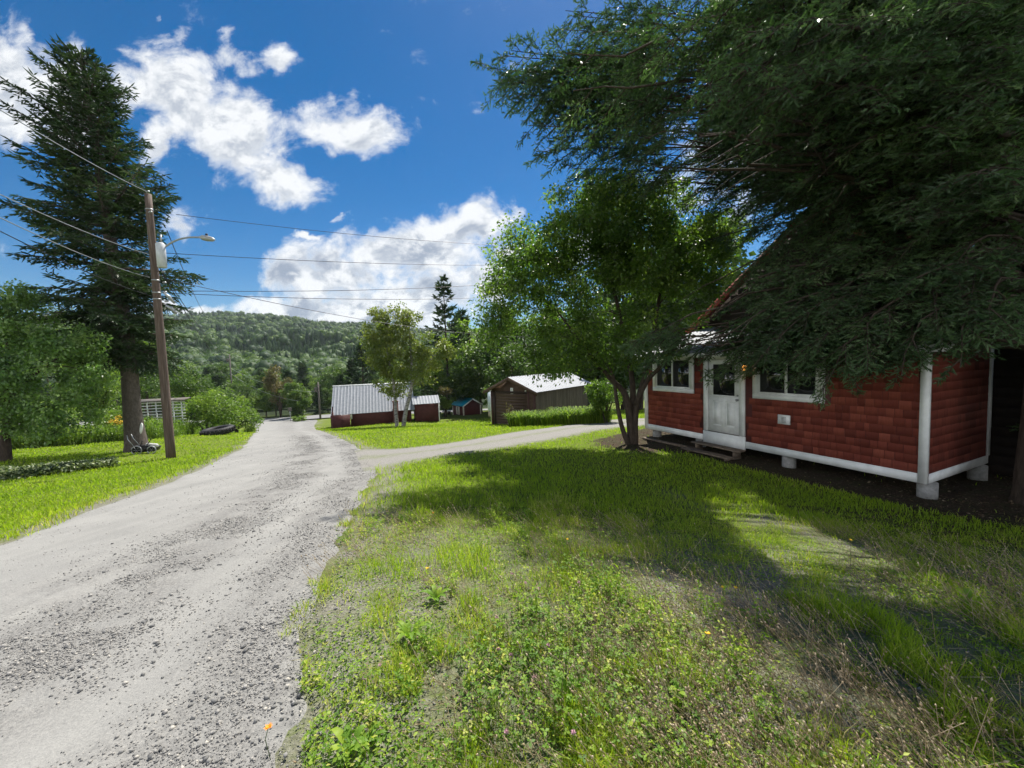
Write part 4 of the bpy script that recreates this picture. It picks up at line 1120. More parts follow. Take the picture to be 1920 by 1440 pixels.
# ------------------------------------------------------------------ the big overhanging fir
fb_ = np.array([8.95, 6.35, 0]); fb_[2] = gz(8.95, 6.35)
gl, gw = Geo(), Geo()
tp = np.array([(0, 0, -.2), (0, 0, .5), (.03, 0, 2.5), (.0, .1, 6), (.1, .1, 11), (.1, .2, 19)])
gw.tube(curve(tp, 24), np.interp(np.linspace(0, 1, 24), [0, .08, .2, .5, 1], [.48, .38, .35, .27, .03]), 14)
LIMBS = [  # tip pixel, tip depth, via pixel, via depth, height on the trunk
    (912, 128, 10.3, 1330, 195, 9.4, 6.2), (1005, 285, 10.2, 1330, 290, 9.2, 4.8), (1150, 15, 10.0, 1480, 70, 8.8, 7.2), (1075, 350, 10.2, 1380, 350, 9.0, 4.2),
    (1190, 640, 8.6, 1500, 540, 7.8, 3.5), (1330, 600, 8.2, 1560, 480, 7.4, 3.7), (1410, 690, 7.2, 1640, 520, 6.8, 3.6), (1540, 735, 6.5, 1700, 560, 6.3, 3.4),
    (1690, 705, 6.0, 1790, 560, 6.0, 3.2), (1800, 690, 5.6, 1850, 560, 5.8, 3.1), (1240, 470, 9.4, 1500, 400, 8.4, 4.3), (1040, 190, 10.4, 1360, 230, 9.4, 5.6),
    (1300, 400, 9.0, 1560, 350, 8.0, 4.6), (1450, 470, 8.0, 1660, 400, 7.2, 4.3), (1600, 560, 7.0, 1760, 440, 6.6, 4.0), (1740, 600, 6.2, 1830, 480, 6.0, 3.7),
    (1230, 110, 9.8, 1530, 160, 8.6, 6.4), (1400, 50, 9.2, 1620, 110, 8.0, 6.9), (1530, 230, 8.2, 1720, 210, 7.2, 5.6), (1640, 340, 7.4, 1780, 300, 6.8, 5.0),
    (1290, 250, 9.4, 1560, 260, 8.4, 5.4), (1430, 330, 8.6, 1660, 300, 7.6, 5.0), (1180, 220, 10.0, 1450, 220, 9.0, 5.9), (1340, 160, 9.2, 1600, 190, 8.0, 6.0),
    (1120, 90, 10.2, 1450, 120, 9.0, 6.8), (1500, 620, 8.0, 1680, 480, 7.4, 3.9), (1620, 660, 7.4, 1760, 520, 7.0, 3.6), (1850, 650, 5.4, 1890, 520, 5.8, 3.3),
    (1690, 480, 6.4, 1820, 400, 6.2, 4.4), (1560, 440, 7.0, 1760, 340, 6.6, 4.8), (1480, 180, 8.0, 1700, 170, 7.2, 6.0), (1250, 340, 9.2, 1540, 310, 8.2, 4.9),
    (1380, 520, 8.4, 1600, 430, 7.6, 4.1), (1460, 560, 7.6, 1660, 470, 7.0, 3.9), (1340, 640, 7.6, 1600, 540, 7.0, 3.5), (1480, 680, 7.0, 1680, 570, 6.6, 3.4),
    (1600, 690, 6.6, 1760, 590, 6.3, 3.2), (1280, 560, 9.0, 1540, 470, 8.0, 3.9), (1420, 620, 8.2, 1620, 520, 7.4, 3.7), (1560, 640, 7.4, 1740, 540, 6.8, 3.5),
    (1680, 630, 6.8, 1800, 540, 6.4, 3.4), (1540, 500, 7.8, 1720, 430, 7.0, 4.1), (1360, 440, 8.8, 1600, 380, 7.8, 4.5), (1100, 260, 10.2, 1400, 270, 9.2, 5.2),
    (1000, 160, 10.4, 1350, 210, 9.4, 5.9), (1060, 110, 10.3, 1400, 165, 9.2, 6.4), (1200, 40, 10.0, 1520, 95, 8.8, 7.0), (1300, 20, 9.6, 1580, 80, 8.4, 7.2), (1500, 110, 8.6, 1700, 130, 7.6, 6.5), (1620, 200, 7.8, 1780, 200, 7.0, 5.8),
    (1600, 420, 7.2, 1780, 360, 6.7, 4.7), (1500, 380, 8.2, 1700, 330, 7.2, 4.8), (1740, 420, 6.4, 1840, 370, 6.2, 4.6), (1750, 300, 6.8, 1850, 280, 6.4, 5.2), (1700, 120, 7.6, 1840, 140, 6.8, 6.4), (1780, 520, 6.0, 1860, 440, 6.0, 4.0),
    (1390, 110, 6.2, 1640, 100, 6.2, 6.8), (1470, 215, 5.6, 1720, 200, 5.8, 5.8), (1520, 40, 5.8, 1740, 60, 6.0, 7.0), (1610, 140, 5.2, 1790, 150, 5.7, 6.3), (1720, 240, 5.0, 1840, 240, 5.6, 5.6), (1830, 330, 4.7, 1890, 320, 5.5, 5.0),
    (1440, 10, 6.4, 1680, 30, 6.4, 7.4), (1680, 50, 5.3, 1820, 70, 5.8, 6.9), (1580, 280, 5.6, 1770, 260, 5.8, 5.4), (1860, 120, 4.9, 1900, 150, 5.6, 6.2),
    (1270, 60, 5.9, 1560, 40, 6.1, 7.2), (1310, 165, 5.0, 1600, 110, 5.7, 6.6), (1250, -70, 6.8, 1560, -40, 6.6, 8.0), (1330, 0, 5.5, 1620, 10, 5.9, 7.4), (1380, 140, 4.7, 1650, 130, 5.5, 6.3), (1310, -110, 6.5, 1600, -80, 6.4, 8.4), (1430, 170, 4.5, 1680, 170, 5.4, 6.0), (1340, -60, 5.2, 1640, -30, 5.7, 7.7), (1400, 60, 4.6, 1680, 70, 5.4, 6.8),
    (1240, 652, 9.8, 1500, 605, 8.5, 2.8), (1300, 640, 9.3, 1530, 590, 8.1, 2.9), (1390, 655, 8.7, 1580, 600, 7.7, 2.8), (1450, 640, 8.5, 1610, 585, 7.6, 2.9), (1490, 705, 8.0, 1640, 620, 7.2, 2.7), (1570, 665, 7.7, 1690, 600, 7.1, 2.8), (1640, 695, 7.3, 1740, 610, 6.9, 2.7), (1700, 665, 6.8, 1790, 600, 6.6, 2.8), (1790, 665, 6.3, 1840, 600, 6.3, 2.8), (1350, 610, 9.2, 1570, 560, 8.0, 3.1), (1180, 642, 9.5, 1470, 622, 8.6, 2.7), (1212, 668, 9.3, 1480, 632, 8.3, 2.6), (1262, 652, 9.1, 1500, 622, 8.1, 2.7), (1228, 628, 9.7, 1490, 600, 8.5, 2.8), (1330, 668, 8.8, 1540, 628, 7.9, 2.6), (1510, 615, 8.2, 1650, 560, 7.4, 3.0), (1650, 620, 7.3, 1760, 560, 6.9, 3.0), (1600, 720, 7.0, 1720, 640, 6.8, 2.6),
    (1060, 100, 7.3, 1420, 110, 7.1, 6.7), (1075, 170, 6.9, 1440, 170, 6.8, 6.2), (935, 150, 10.4, 1340, 205, 9.4, 6.0), (960, 95, 10.8, 1340, 160, 9.6, 6.4),
    (1040, 55, 9.6, 1400, 100, 8.8, 6.9), (1085, 30, 8.9, 1440, 60, 8.2, 7.3), (1125, 110, 8.0, 1460, 120, 7.8, 6.6), (1110, 60, 8.4, 1450, 80, 8.0, 7.0), (1190, 120, 8.0, 1490, 130, 7.6, 6.5), (1195, 195, 7.4, 1500, 180, 7.2, 6.0), (1010, 175, 8.9, 1360, 190, 8.4, 6.1), (1060, 20, 9.3, 1420, 40, 8.4, 7.5)]
for (px, py) in ((925, 150), (960, 175), (990, 235), (1025, 260), (1065, 315), (1100, 335), (975, 130), (1015, 118), (1095, 60), (1150, 45), (1165, 135), (1145, 225), (1115, 180), (1060, 150), (1040, 215), (1120, 285), (1180, 280), (1200, 70), (1000, 190), (945, 105)):
    LIMBS.append((px, py, 10.9, px + 400, py + 45 - .08 * py, 11.0, 7.5 - py * .0095))
for (px, py, Y) in ((1232, 120, 7.0), (1240, 205, 6.9), (1205, 262, 7.1), (1262, 60, 6.9), (1222, 312, 7.3), (1275, 255, 6.8), (1250, 160, 7.0), (1215, 25, 7.2), (1290, 320, 7.0), (1210, 190, 7.2)):
    LIMBS.append((px, py, Y, px + 260, py + 30 - .06 * py, 6.75, 7.6 - py * .0095))
P0, P1, P2 = [], [], []
for (px, py, Y, vx, vy, vY, zt) in LIMBS:
    if px < 1330 and Y > 8.4 and py < 500: Y = max(Y, 11.0 if px < 1200 else 10.2); vx += 110; vY = Y + .1      # these boughs first grow back, then sweep across
    P0.append((np.interp(zt, tp[:, 2], tp[:, 0]), np.interp(zt, tp[:, 2], tp[:, 1]), zt)); tip = at(px, py, Y) - fb_; via = at(vx, vy, vY) - fb_
    P2.append(tip); P1.append(2 * via - .5 * (np.array(P0[-1]) + tip))
nl_ = len(P0)
# the rest of the tree, all round and up to its top
m = 62; zt = 3.2 + 15.3 * (np.arange(m) / m) ** .95; az = np.arange(m) * 2.39996 + rng.normal(0, .3, m)
L = (5.0 * (1 - (zt - 3) / 17) ** .8 + .5) * rng.uniform(.8, 1.1, m)
toward = np.cos(az - math.atan2(-fb_[1], -fb_[0])); L = np.where((toward > .55) & (zt < 9), np.minimum(L, 3.2), L)
out = np.stack([np.cos(az), np.sin(az), 0 * az], 1); sl = np.interp(zt, [3, 8, 18], [-.25, -.05, .4])
a0 = np.stack([0 * zt, 0 * zt + .1, zt], 1)
P0 = np.vstack([P0, a0]); P1 = np.vstack([P1, a0 + out * (L * .5)[:, None] + UP * (L * .5 * sl + .25)[:, None]]); P2 = np.vstack([P2, a0 + out * L[:, None] + UP * (L * sl)[:, None]])
m = 34; zt = rng.uniform(1.0, 3.6, m); az = rng.uniform(R(-75), R(25), m); L = rng.uniform(2.2, 4.4, m)  # low boughs added, mostly out of view, to darken the cabin's end wall
out = np.stack([np.cos(az), np.sin(az), 0 * az], 1); a0 = np.stack([0 * zt, 0 * zt, zt], 1)
P0 = np.vstack([P0, a0]); P1 = np.vstack([P1, a0 + out * (L * .5)[:, None] + UP * .1]); P2 = np.vstack([P2, a0 + out * L[:, None] - UP * (L * .28)[:, None]])
Ll = np.linalg.norm(P2 - P0, axis=1)
branch_tubes(gw, P0, P1, P2, .016 + .0055 * Ll, 7, 12)
# side branches along every limb
nsb = np.maximum(5, (Ll / .27).astype(int)); i = np.repeat(np.arange(len(P0)), nsb); off = np.concatenate([np.arange(k) for k in nsb])
f = .16 + .83 * (off + rng.random(len(i))) / nsb[i]
for b_ in range(len(P0)):       # even spacing along the bough
    ff = np.linspace(0, 1, 40); cc = bez(np.repeat(P0[b_:b_ + 1], 40, 0), np.repeat(P1[b_:b_ + 1], 40, 0), np.repeat(P2[b_:b_ + 1], 40, 0), ff)
    cl_ = np.concatenate([[0], np.cumsum(np.linalg.norm(np.diff(cc, axis=0), axis=1))]); k_ = i == b_; f[k_] = np.interp(f[k_] * cl_[-1], cl_, ff)
p = bez(P0[i], P1[i], P2[i], f); tg = unit(dbez(P0[i], P1[i], P2[i], f)); lat = unit(np.cross(tg, UP)); sd = np.where(off % 2 == 0, 1., -1.)[:, None]
bl = (.30 * Ll[i] * np.clip(1.06 - f, .05, 1) ** .6 * rng.uniform(.6, 1.15, len(i)) + .15).clip(.15, 1.9)
dr = rng.uniform(.05, .6, (len(i), 1))
bd_ = unit(tg * .7 + lat * sd * .75 - UP * dr)
q1 = p + bd_ * (bl * .55)[:, None] + UP * (.05 * bl)[:, None]; q2 = p + bd_ * bl[:, None] - UP * (dr[:, 0] * .25 * bl)[:, None]
tm = np.clip(rng.random(len(P0))[i] * .5 + rng.random(len(i)) * .5, 0, 1)
lowhid = (P0[i][:, 2] > 9.5)
near = ~lowhid
# side branches left out on purpose so sun reaches the strip, verge and road
STRIP = [G(*q_) for q_ in ((1315, 888), (1360, 893), (1450, 945), (1520, 990), (1735, 1095), (1925, 1085), (1925, 1125), (1750, 1140), (1610, 1116), (1480, 1078), (1410, 1015), (1345, 950))]
VERGE = [G(*q_) for q_ in ((600, 1060), (860, 1090), (1235, 1104), (1300, 1180), (1360, 1290), (1380, 1438), (520, 1438))]
ROADLIT = [(-6, -2), (-6, 4.5), (-2.6, 4.0), (-1.6, 3.3), (-.2, -2)]
def off_sun_gap(q_):
    q_ = q_ + fb_; kk = (q_[:, 2] + .35) / S[2]; gxy = q_[:, :2] - S[None, :2] * kk[:, None]
    return ~(inpoly(gxy[:, 0], gxy[:, 1], STRIP) | inpoly(gxy[:, 0], gxy[:, 1], VERGE) | inpoly(gxy[:, 0], gxy[:, 1], ROADLIT))
gap = ~(off_sun_gap(p) & off_sun_gap(q2)) & (rng.random(len(p)) < .9); near &= ~gap; lowhid &= ~gap
branch_tubes(gw, p[~gap], q1[~gap], q2[~gap], (.005 + .005 * bl)[~gap], 4, 4)
far_ = near & (p[:, 1] + fb_[1] > 8.6); near = near & ~far_
conifer_sprays(gl, gw, p[near], q1[near], q2[near], sec_sp=.095, sec_k=.36, sh_sp=.055, sh_len=.115, sh_w=.021, droop=.16, nq=2, needles=10, start=.08, tmean=tm[near], secmax=.5, bare=.2, off_sun_gap=off_sun_gap, jit=.40, up=.12)
conifer_sprays(gl, gw, p[far_], q1[far_], q2[far_], sec_sp=.145, sec_k=.36, sh_sp=.08, sh_len=.17, sh_w=.030, droop=.12, nq=2, needles=11, start=.08, tmean=tm[far_], secmax=.6, bare=.1, off_sun_gap=off_sun_gap, jit=.42, up=.2, nl=.036, nw=.006)
conifer_sprays(gl, gw, p[lowhid], q1[lowhid], q2[lowhid], sec_sp=.2, sec_k=.4, sh_sp=.14, sh_len=.26, sh_w=.08, droop=.16, nq=2, start=.10, tmean=tm[lowhid], wood=False, off_sun_gap=off_sun_gap)
tips = np.vstack([P2[:nl_]])
plant('fir_tree', fb_, 'huge dark fir overhanging the red shingled cabin and the near lawn', 'tree', (gl, gw), (NEEDLE2, BARKD))

# second conifer behind it, beside the main house
sb2 = np.array([14.2, 11.2, 0]); sb2[2] = gz(14.2, 11.2)
tp2 = [(0, 0, -.3), (0, .1, 8), (.1, 0, 17)]
gl, gw = spruce_geo(tp2, 110, 1.8, lambda t: .4 + 5.4 * t ** .7, (.5, -.2), sec_sp=.2, sec_k=.34, sh_sp=.13, sh_len=.3, sh_w=.075, droop=.22, nq=2, secmax=1.3)
gw.tube(curve(tp2, 16), np.linspace(.36, .03, 16), 12)
plant('spruce_tree', sb2, 'dark spruce standing at the end of the gabled house, behind the huge fir', 'tree', (gl, gw), (NEEDLE, BARKD))

# ------------------------------------------------------------------ apple tree at the far left
ab = np.array([*at(8, 852, 13.6)[:2], 0]); ab[2] = gz(ab[0], ab[1]) - .05
def al(px, py, dy=0): return at(px, py, 13.6 + dy) - ab
def ae(px, py, rx, ry, dy=0, rd=1.4):
    s = (13.6 + dy) / FPX; return (*al(px, py, dy), rx * s, rd, ry * s)
ells = [ae(90, 690, 95, 85), ae(30, 600, 60, 45, .2, 1.), ae(110, 780, 80, 42, -.3, 1.1), ae(-50, 680, 110, 110, 0, 1.6), ae(20, 770, 60, 45, -.3, 1), ae(150, 640, 35, 30, .2, .7), ae(20, 560, 45, 30, .2, .8), ae(-120, 740, 90, 80, .2, 1.4)]
paths = [([np.array([0, 0, -.2]), al(10, 820), al(16, 800), al(8, 750), al(14, 700), al(14, 600)], [.17, .13, .14, .11, .07, .03]), ([al(10, 770), al(30, 730), al(80, 690, -.1), al(110, 670)], [.09, .075, .05, .03]), ([al(8, 760), al(-40, 700), al(-80, 650)], [.08, .06, .03])]
gl, gw = leafy_geo(ells, 250, 130, .12, .075, .42, paths, .02, .8, .6, droop=.3)
plant('apple_tree', ab, 'bushy apple tree at the photo edge with a leaning trunk on the lawn', 'tree', (gl, gw), (APPLE2, BARKD))

# ------------------------------------------------------------------ birch in front of the roadside cabin
bb = np.array([*at(752, 797, 32.5)[:2], 0]); bb[2] = gz(bb[0], bb[1]) - .1
def bl_(px, py, dy=0): return at(px, py, 32.5 + dy) - bb
def be(px, py, rx, ry, dy=0, rd=1.5):
    s = 32.5 / FPX; return (*bl_(px, py, dy), rx * s, rd, ry * s)
ells = [be(738, 655, 50, 50), be(715, 585, 20, 28, 0, .8), be(762, 590, 26, 28, 0, .9), be(800, 655, 45, 28, 0, 1.2), be(712, 640, 30, 55), be(775, 690, 45, 38), be(735, 715, 30, 28), be(745, 620, 40, 30), be(835, 655, 18, 16, 0, .8)]
paths = [([np.array([-.35, 0, -.2]), bl_(742, 770), bl_(738, 720), bl_(722, 640), bl_(715, 585)], [.17, .14, .12, .07, .02]),
         ([np.array([.15, 0, -.2]), bl_(762, 765), bl_(772, 722), bl_(770, 660), bl_(764, 590)], [.19, .16, .13, .08, .02]), ([bl_(770, 722), bl_(795, 690), bl_(825, 655)], [.09, .06, .02])]
gl, gw = leafy_geo(ells, 190, 90, .20, .14, .62, paths, .03, .8, .55, twig=False)
plant('birch_tree', bb, 'twin stemmed birch with yellowish leaves in front of the roadside cabin', 'tree', (gl, gw), (BIRCHL, BIRCH))

# ------------------------------------------------------------------ bushes and trees further off
def bush(px, py, rx, ry, Y, mat, label, cat='bush', name='bush', ncl=45, per=70, leaf=None, trunk=None, barkm=None, lobes=4, yb=None):
    c = at(px, py, Y); base = np.array([c[0], c[1], 0.]); base[2] = gz(base[0], base[1]) - .05
    s = Y / FPX; cz = c[2] - base[2]; RX, RZ = rx * s, ry * s; D_ = min(RX, 2.2) * .9
    e = [(0, 0, cz, RX * .75, D_, RZ * .85)]
    for k in range(lobes):
        e.append((rng.uniform(-.65, .65) * RX, rng.uniform(-.4, .4) * D_, cz + rng.uniform(-.5, .5) * RZ, RX * rng.uniform(.3, .5), D_ * .5, RZ * rng.uniform(.3, .5)))
    lo = max(.15, cz - RZ * .4)
    ps = [([(0, 0, -.2), (.05, 0, lo * .6), (.1, 0, lo + RZ * .6)], [.05 + .03 * RZ, .04 + .02 * RZ, .02]), ([(.05, 0, -.1), (-RX * .2, 0, lo * .8), (-RX * .45, 0, cz)], [.04 + .02 * RZ, .04, .015]), ([(0, .05, -.1), (RX * .2, 0, lo * .8), (RX * .45, .1, cz)], [.04 + .02 * RZ, .04, .015])]
    lf = leaf or max(.11, Y * .0052)
    g1, g2 = leafy_geo(e, ncl, per, lf, lf * .66, max(.28, RX * .26), ps, .02, .8, .6, twig=False)
    return plant(name, base, label, cat, (g1, g2), (mat, barkm or BARKD))

bush(385, 768, 72, 52, 28, BUSHL, 'rounded green bush behind the flat tyre', ncl=75, per=110)
bush(440, 772, 42, 44, 34, BUSHL, 'green bush nearest the road bend, past the flat tyre', ncl=55, per=90)
bush(300, 795, 50, 26, 24.5, BUSHL, 'low weedy bush between tall spruce and utility pole', ncl=45, per=90)
bush(225, 788, 38, 34, 24, BUSHL, 'pale green bush beside the yellow goldenrod, behind the tall spruce', ncl=45, per=90)
bush(340, 728, 62, 50, 38, WOODL, 'dark broad bush higher up behind the utility pole', ncl=70, per=90)
bush(175, 720, 60, 85, 30, BUSHL, 'big bush filling the gap between apple tree and tall spruce', ncl=80, per=110)
bush(60, 790, 70, 40, 22, BUSHL, 'bush behind the leaning trunk of the apple tree', ncl=60, per=90)
bush(270, 690, 45, 70, 46, WOODL, 'leafy tree standing between the tall spruce and utility pole, further back', 'tree', 'leafy_tree', 70, 90)
bush(205, 670, 50, 60, 50, WOODL, 'leafy tree half hidden behind the tall spruce trunk', 'tree', 'leafy_tree', 60, 90)
bush(100, 640, 110, 70, 48, WOODL, 'dark tree rising behind the apple tree', 'tree', 'leafy_tree', 80, 90)
bush(522, 722, 26, 48, 66, RUSTL, 'tree with rusty thinning leaves at the road bend', 'tree', 'leafy_tree', 50, 60, leaf=.34)
bush(560, 748, 26, 34, 64, WOODL, 'round dark green tree beside the road sign', 'tree', 'leafy_tree', 55, 70, leaf=.34)
bush(563, 786, 12, 8, 57, BUSHL, 'small pale bush at the foot of the round tree by the road sign', ncl=16, per=40, leaf=.22)
bush(1135, 745, 40, 38, 19.8, APPLE, 'yellowish shrub at the far end of the garage side wall', ncl=60, per=90, leaf=.11)
bush(835, 733, 12, 9, 43, RUSTL, 'pink flowered shrub between roadside cabin and teal roofed shed', ncl=20, per=60, leaf=.2)
bush(833, 757, 11, 14, 42.5, BUSHL, 'light green shrub under the pink flowering one', ncl=24, per=60, leaf=.2)
bush(815, 700, 26, 45, 46, BUSHL, 'light leafy tree behind the birch and low wing shed', 'tree', 'leafy_tree', 50, 80)

def proto_leafy(H, mat, name, label, group, dens=1.0, leaf=.34):
    R_ = H * .33
    e = [(0, 0, H * .62, R_, R_, H * .36), (R_ * .4, 0, H * .42, R_ * .7, R_ * .7, H * .2), (-R_ * .45, .2, H * .5, R_ * .7, R_ * .7, H * .22), (0, -R_ * .4, H * .4, R_ * .7, R_ * .6, H * .2), (.1, 0, H * .88, R_ * .45, R_ * .45, H * .12)]
    ps = [([(0, 0, -.8), (.1, 0, H * .3), (0, .1, H * .9)], [.2, .14, .03]), ([(.05, 0, H * .2), (R_ * .4, 0, H * .5)], [.09, .03]), ([(.05, 0, H * .25), (-R_ * .4, 0, H * .55)], [.09, .03])]
    g1, g2 = leafy_geo(e, int(110 * dens), 55, leaf, leaf * .68, H * .075, ps, .03, .8, .7, wk=4, twig=False)
    return plant(name, (0, 0, 0), label, 'tree', (g1, g2), (mat, BARKD), group)

GB = 'trees behind the garage'; GV = 'trees in the valley beyond the road bend'
def lin(p): return gz(p[0], p[1]) - .2
pr = [proto_leafy(10, WOODL, 'leafy_tree', 'leafy tree', GV), proto_leafy(10, BUSHL, 'leafy_tree', 'leafy tree', GV), proto_leafy(10, WOODL, 'leafy_tree', 'leafy tree', GV)]
g1, g2 = small_spruce(10, 5); prs = plant('spruce_tree', (0, 0, 0), 'dark spruce', 'tree', (g1, g2), (NEEDLE, BARKD), GV)
used = set()
def place(proto, px, pytop, Y, label, group, wide=1.0):
    o = proto if proto.name not in used else copy_tree(proto)
    used.add(proto.name)
    p = at(px, 700, Y); z = gz(p[0], p[1]); hgt = at(px, pytop, Y)[2] - z
    s = max(hgt, 2.5) / 10.4
    o.location = (p[0], p[1], z - .1); o.scale = (s * wide, s * wide, s); o.rotation_euler = (0, 0, rng.uniform(0, 6.28))
    o['label'] = label; o['group'] = group
    return o
back = [(884, 585, 52, 1, 'thin pale tree just beside the pointed spruce'), (925, 600, 46, 0, 'dark leafy tree directly behind the teal roofed shed'), (985, 585, 48, 0, 'dark leafy tree behind the left end of the garage roof'),
        (1050, 575, 44, 2, 'dark leafy tree behind the middle of the garage'), (1120, 580, 42, 0, 'dark leafy tree behind the far end of the garage'), (900, 640, 49, 2, 'shorter dark tree above the teal roofed shed'), (960, 640, 40, 2, 'dark bushy tree close behind the white trailer'),
        (1200, 560, 38, 0, 'dark tree behind the multi stemmed tree and house corner'), (1290, 540, 36, 2, 'dark tree beside the left edge of the gabled house'), (865, 660, 47, 0, 'dark low tree right of the birch'), (1250, 420, 40, 2, 'tall dark tree rising behind the multi stemmed tree'), (1340, 400, 38, 0, 'tall dark tree behind the left slope of the gabled house'), (1170, 440, 42, 0, 'tall dark tree behind the trunk of the multi stemmed tree')]
for (px, pt, Y, k, lab) in back: place(pr[k], px, pt, Y, lab, GB, 1.15)
for (px, pt, Y, lab) in [(868, 575, 60, 'slim spruce next to the pointed spruce, lower'), (955, 570, 56, 'spruce top showing above the dark trees behind the teal shed'), (1035, 560, 54, 'spruce behind the garage ridge'), (1095, 575, 50, 'spruce hidden behind the far end of the garage'), (800, 660, 58, 'spruce between birch and pointed spruce'), (680, 640, 70, 'spruce rising behind the roadside cabin roof'), (660, 668, 72, 'lower spruce behind the roadside cabin ridge')]:
    place(prs, px, pt, Y, lab, GB)
LV = 'green leafy tree in the wooded valley beyond the road bend'; LS = 'dark spruce in the wooded valley beyond the road bend'
for Y, step, lo, hi in ((71, 26, 700, 725), (82, 30, 690, 712), (98, 34, 676, 700)):
    for px in np.arange(150, 900, step):
        if Y > 75 and px < 260: continue
        px += rng.uniform(-10, 10)
        if rng.random() < .3: place(prs, px, rng.uniform(lo - 8, hi), Y + rng.uniform(-3, 3), LS, GV, 1.1)
        else: place(pr[rng.integers(0, 3)], px, rng.uniform(lo, hi), Y + rng.uniform(-3, 3), LV, GV, rng.uniform(1.0, 1.4))

# the wooded hill: thousands of crowns that read as one mass
def hillside():
    g = Geo()
    t_ = (1 + 5 ** .5) / 2
    ico = unit(np.array([(-1, t_, 0), (1, t_, 0), (-1, -t_, 0), (1, -t_, 0), (0, -1, t_), (0, 1, t_), (0, -1, -t_), (0, 1, -t_), (t_, 0, -1), (t_, 0, 1), (-t_, 0, -1), (-t_, 0, 1)]))
    fc_ = [(0, 11, 5), (0, 5, 1), (0, 1, 7), (0, 7, 10), (0, 10, 11), (1, 5, 9), (5, 11, 4), (11, 10, 2), (10, 7, 6), (7, 1, 8), (3, 9, 4), (3, 4, 2), (3, 2, 6), (3, 6, 8), (3, 8, 9), (4, 9, 5), (2, 4, 11), (6, 2, 10), (8, 6, 7), (9, 8, 1)]
    n = 27000
    Y = 104 * (660 / 104.) ** (rng.random(n) ** .72); px = rng.uniform(-500, 1900, n)
    X = (px - 960) / FPX * Y
    Z = h(X, Y); conif = (fbm(X, Y, .018, 31) + rng.normal(0, .1, n)) > .56
    s = rng.uniform(.45, .92, n) * (1 + Y / 1400)
    # leafy crowns: jittered balls plus leaf-like flakes
    for mask, conic in ((~conif, 0), (conif, 1)):
        k = mask.sum(); x, y, z, q = X[mask], Y[mask], Z[mask], s[mask]
        if conic:
            Hc = 9 * q; r0 = 1.9 * q; m = 7
            th = np.arange(m) * 2 * PI / m
            lv = []
            base_t = rng.random(k) * .35
            for (zf, rf) in ((.0, .9), (.12, 1.), (.34, .62), (.37, .8), (.6, .4), (.63, .5), (1., .02)):
                rr = (r0 * rf)[:, None] * rng.uniform(.75, 1.2, (k, m))
                lv.append(np.stack([x[:, None] + rr * np.cos(th), y[:, None] + rr * np.sin(th), (z + Hc * zf)[:, None] + rng.normal(0, .15, (k, m))], 2))
            v = np.stack(lv, 1).reshape(-1, 3); L_ = len(lv); i = np.arange(k)[:, None] * (L_ * m)
            f = [(a * m + b, a * m + (b + 1) % m, (a + 1) * m + (b + 1) % m, (a + 1) * m + b) for a in range(L_ - 1) for b in range(m)]
            g.add(v, (i[:, None] + np.array(f)[None]).reshape(-1, 4), None, np.repeat(base_t, L_ * m))
        else:
            Hc = rng.uniform(7, 10, k) * q; r = rng.uniform(2.3, 3.6, k) * q
            jit = 1 + rng.normal(0, .14, (k, 12))
            v = (ico[None] * jit[..., None]) * np.stack([r, r, r * 1.05], 1)[:, None] + np.stack([x, y, z + Hc - r], 1)[:, None]
            bt = rng.random(k) * .6
            g.add(v.reshape(-1, 3), None, (np.arange(k)[:, None, None] * 12 + np.array(fc_)[None]).reshape(-1, 3), np.repeat(bt, 12))
            nf = np.where(y < 230, 80, 28); j = np.repeat(np.arange(k), nf); m = 1; k2 = len(j); dn = rand_dir(k2); dn[:, 2] = np.abs(dn[:, 2]) * 1.0 - .25 * rng.random(k2); dn = unit(dn)
            P = np.stack([x, y, z + Hc - r], 1)[j] + dn * r[j][:, None] * rng.uniform(.86, 1.15, (k2, 1))
            ax = unit(np.cross(dn, rand_dir(k2))); sz = r[j] * rng.uniform(.3, .6, k2) * np.where(y[j] < 230, .55, 1)
            leafs(g, P - ax * sz[:, None] * .5, ax, unit(dn + rng.normal(0, .35, (k2, 3))), sz, sz * .8, np.clip(bt[j] + rng.random(k2) * .4, 0, 1), .15)
    return g
HILLM = leaf_mat('hill_foliage', [(0, (.028, .054, .030)), (.35, (.058, .104, .034)), (.7, (.10, .155, .044)), (1, (.18, .23, .07))], .32, .6, .2)
tag(hillside().build('wooded_hillside', HILLM), 'dense green wood covering the far hill', 'wood', kind='stuff')

# tall weeds along the back edge of the left lawn, goldenrod
g = Geo(); n = 9000
EDGE = curve([G(*q_) for q_ in ((-120, 858), (0, 847), (120, 838), (230, 828), (330, 819), (395, 812), (440, 805), (470, 798))], 80)
f_ = rng.random(n) * 79; k_ = f_.astype(int); E_ = EDGE[k_] + (EDGE[np.minimum(k_ + 1, 79)] - EDGE[k_]) * (f_ - k_)[:, None]
E_ = E_ + E_ / np.linalg.norm(E_, axis=1)[:, None] * (.25 + rng.exponential(1.5, n) + (fbm(E_[:, 0], E_[:, 1], .5, 3) - .3) * 1.2)[:, None]
X, Yb = E_[:, 0], E_[:, 1]
ok = ~inpoly(X, Yb, ROAD) & (dist_to(X, Yb, RL) > .8); X, Yb = X[ok], Yb[ok]; n = len(X)
P = np.stack([X, Yb, h(X, Yb)], 1); hh = rng.uniform(.4, 1.15, n) * (.6 + fbm(X, Yb, .6, 5) * .8)
blades(g, P, hh, rng.uniform(.012, .03, n), rng.uniform(.2, .7, n), np.clip(rng.normal(.5, .25, n), 0, 1))
k = rng.integers(0, n, 16000); fr = rng.random(16000)
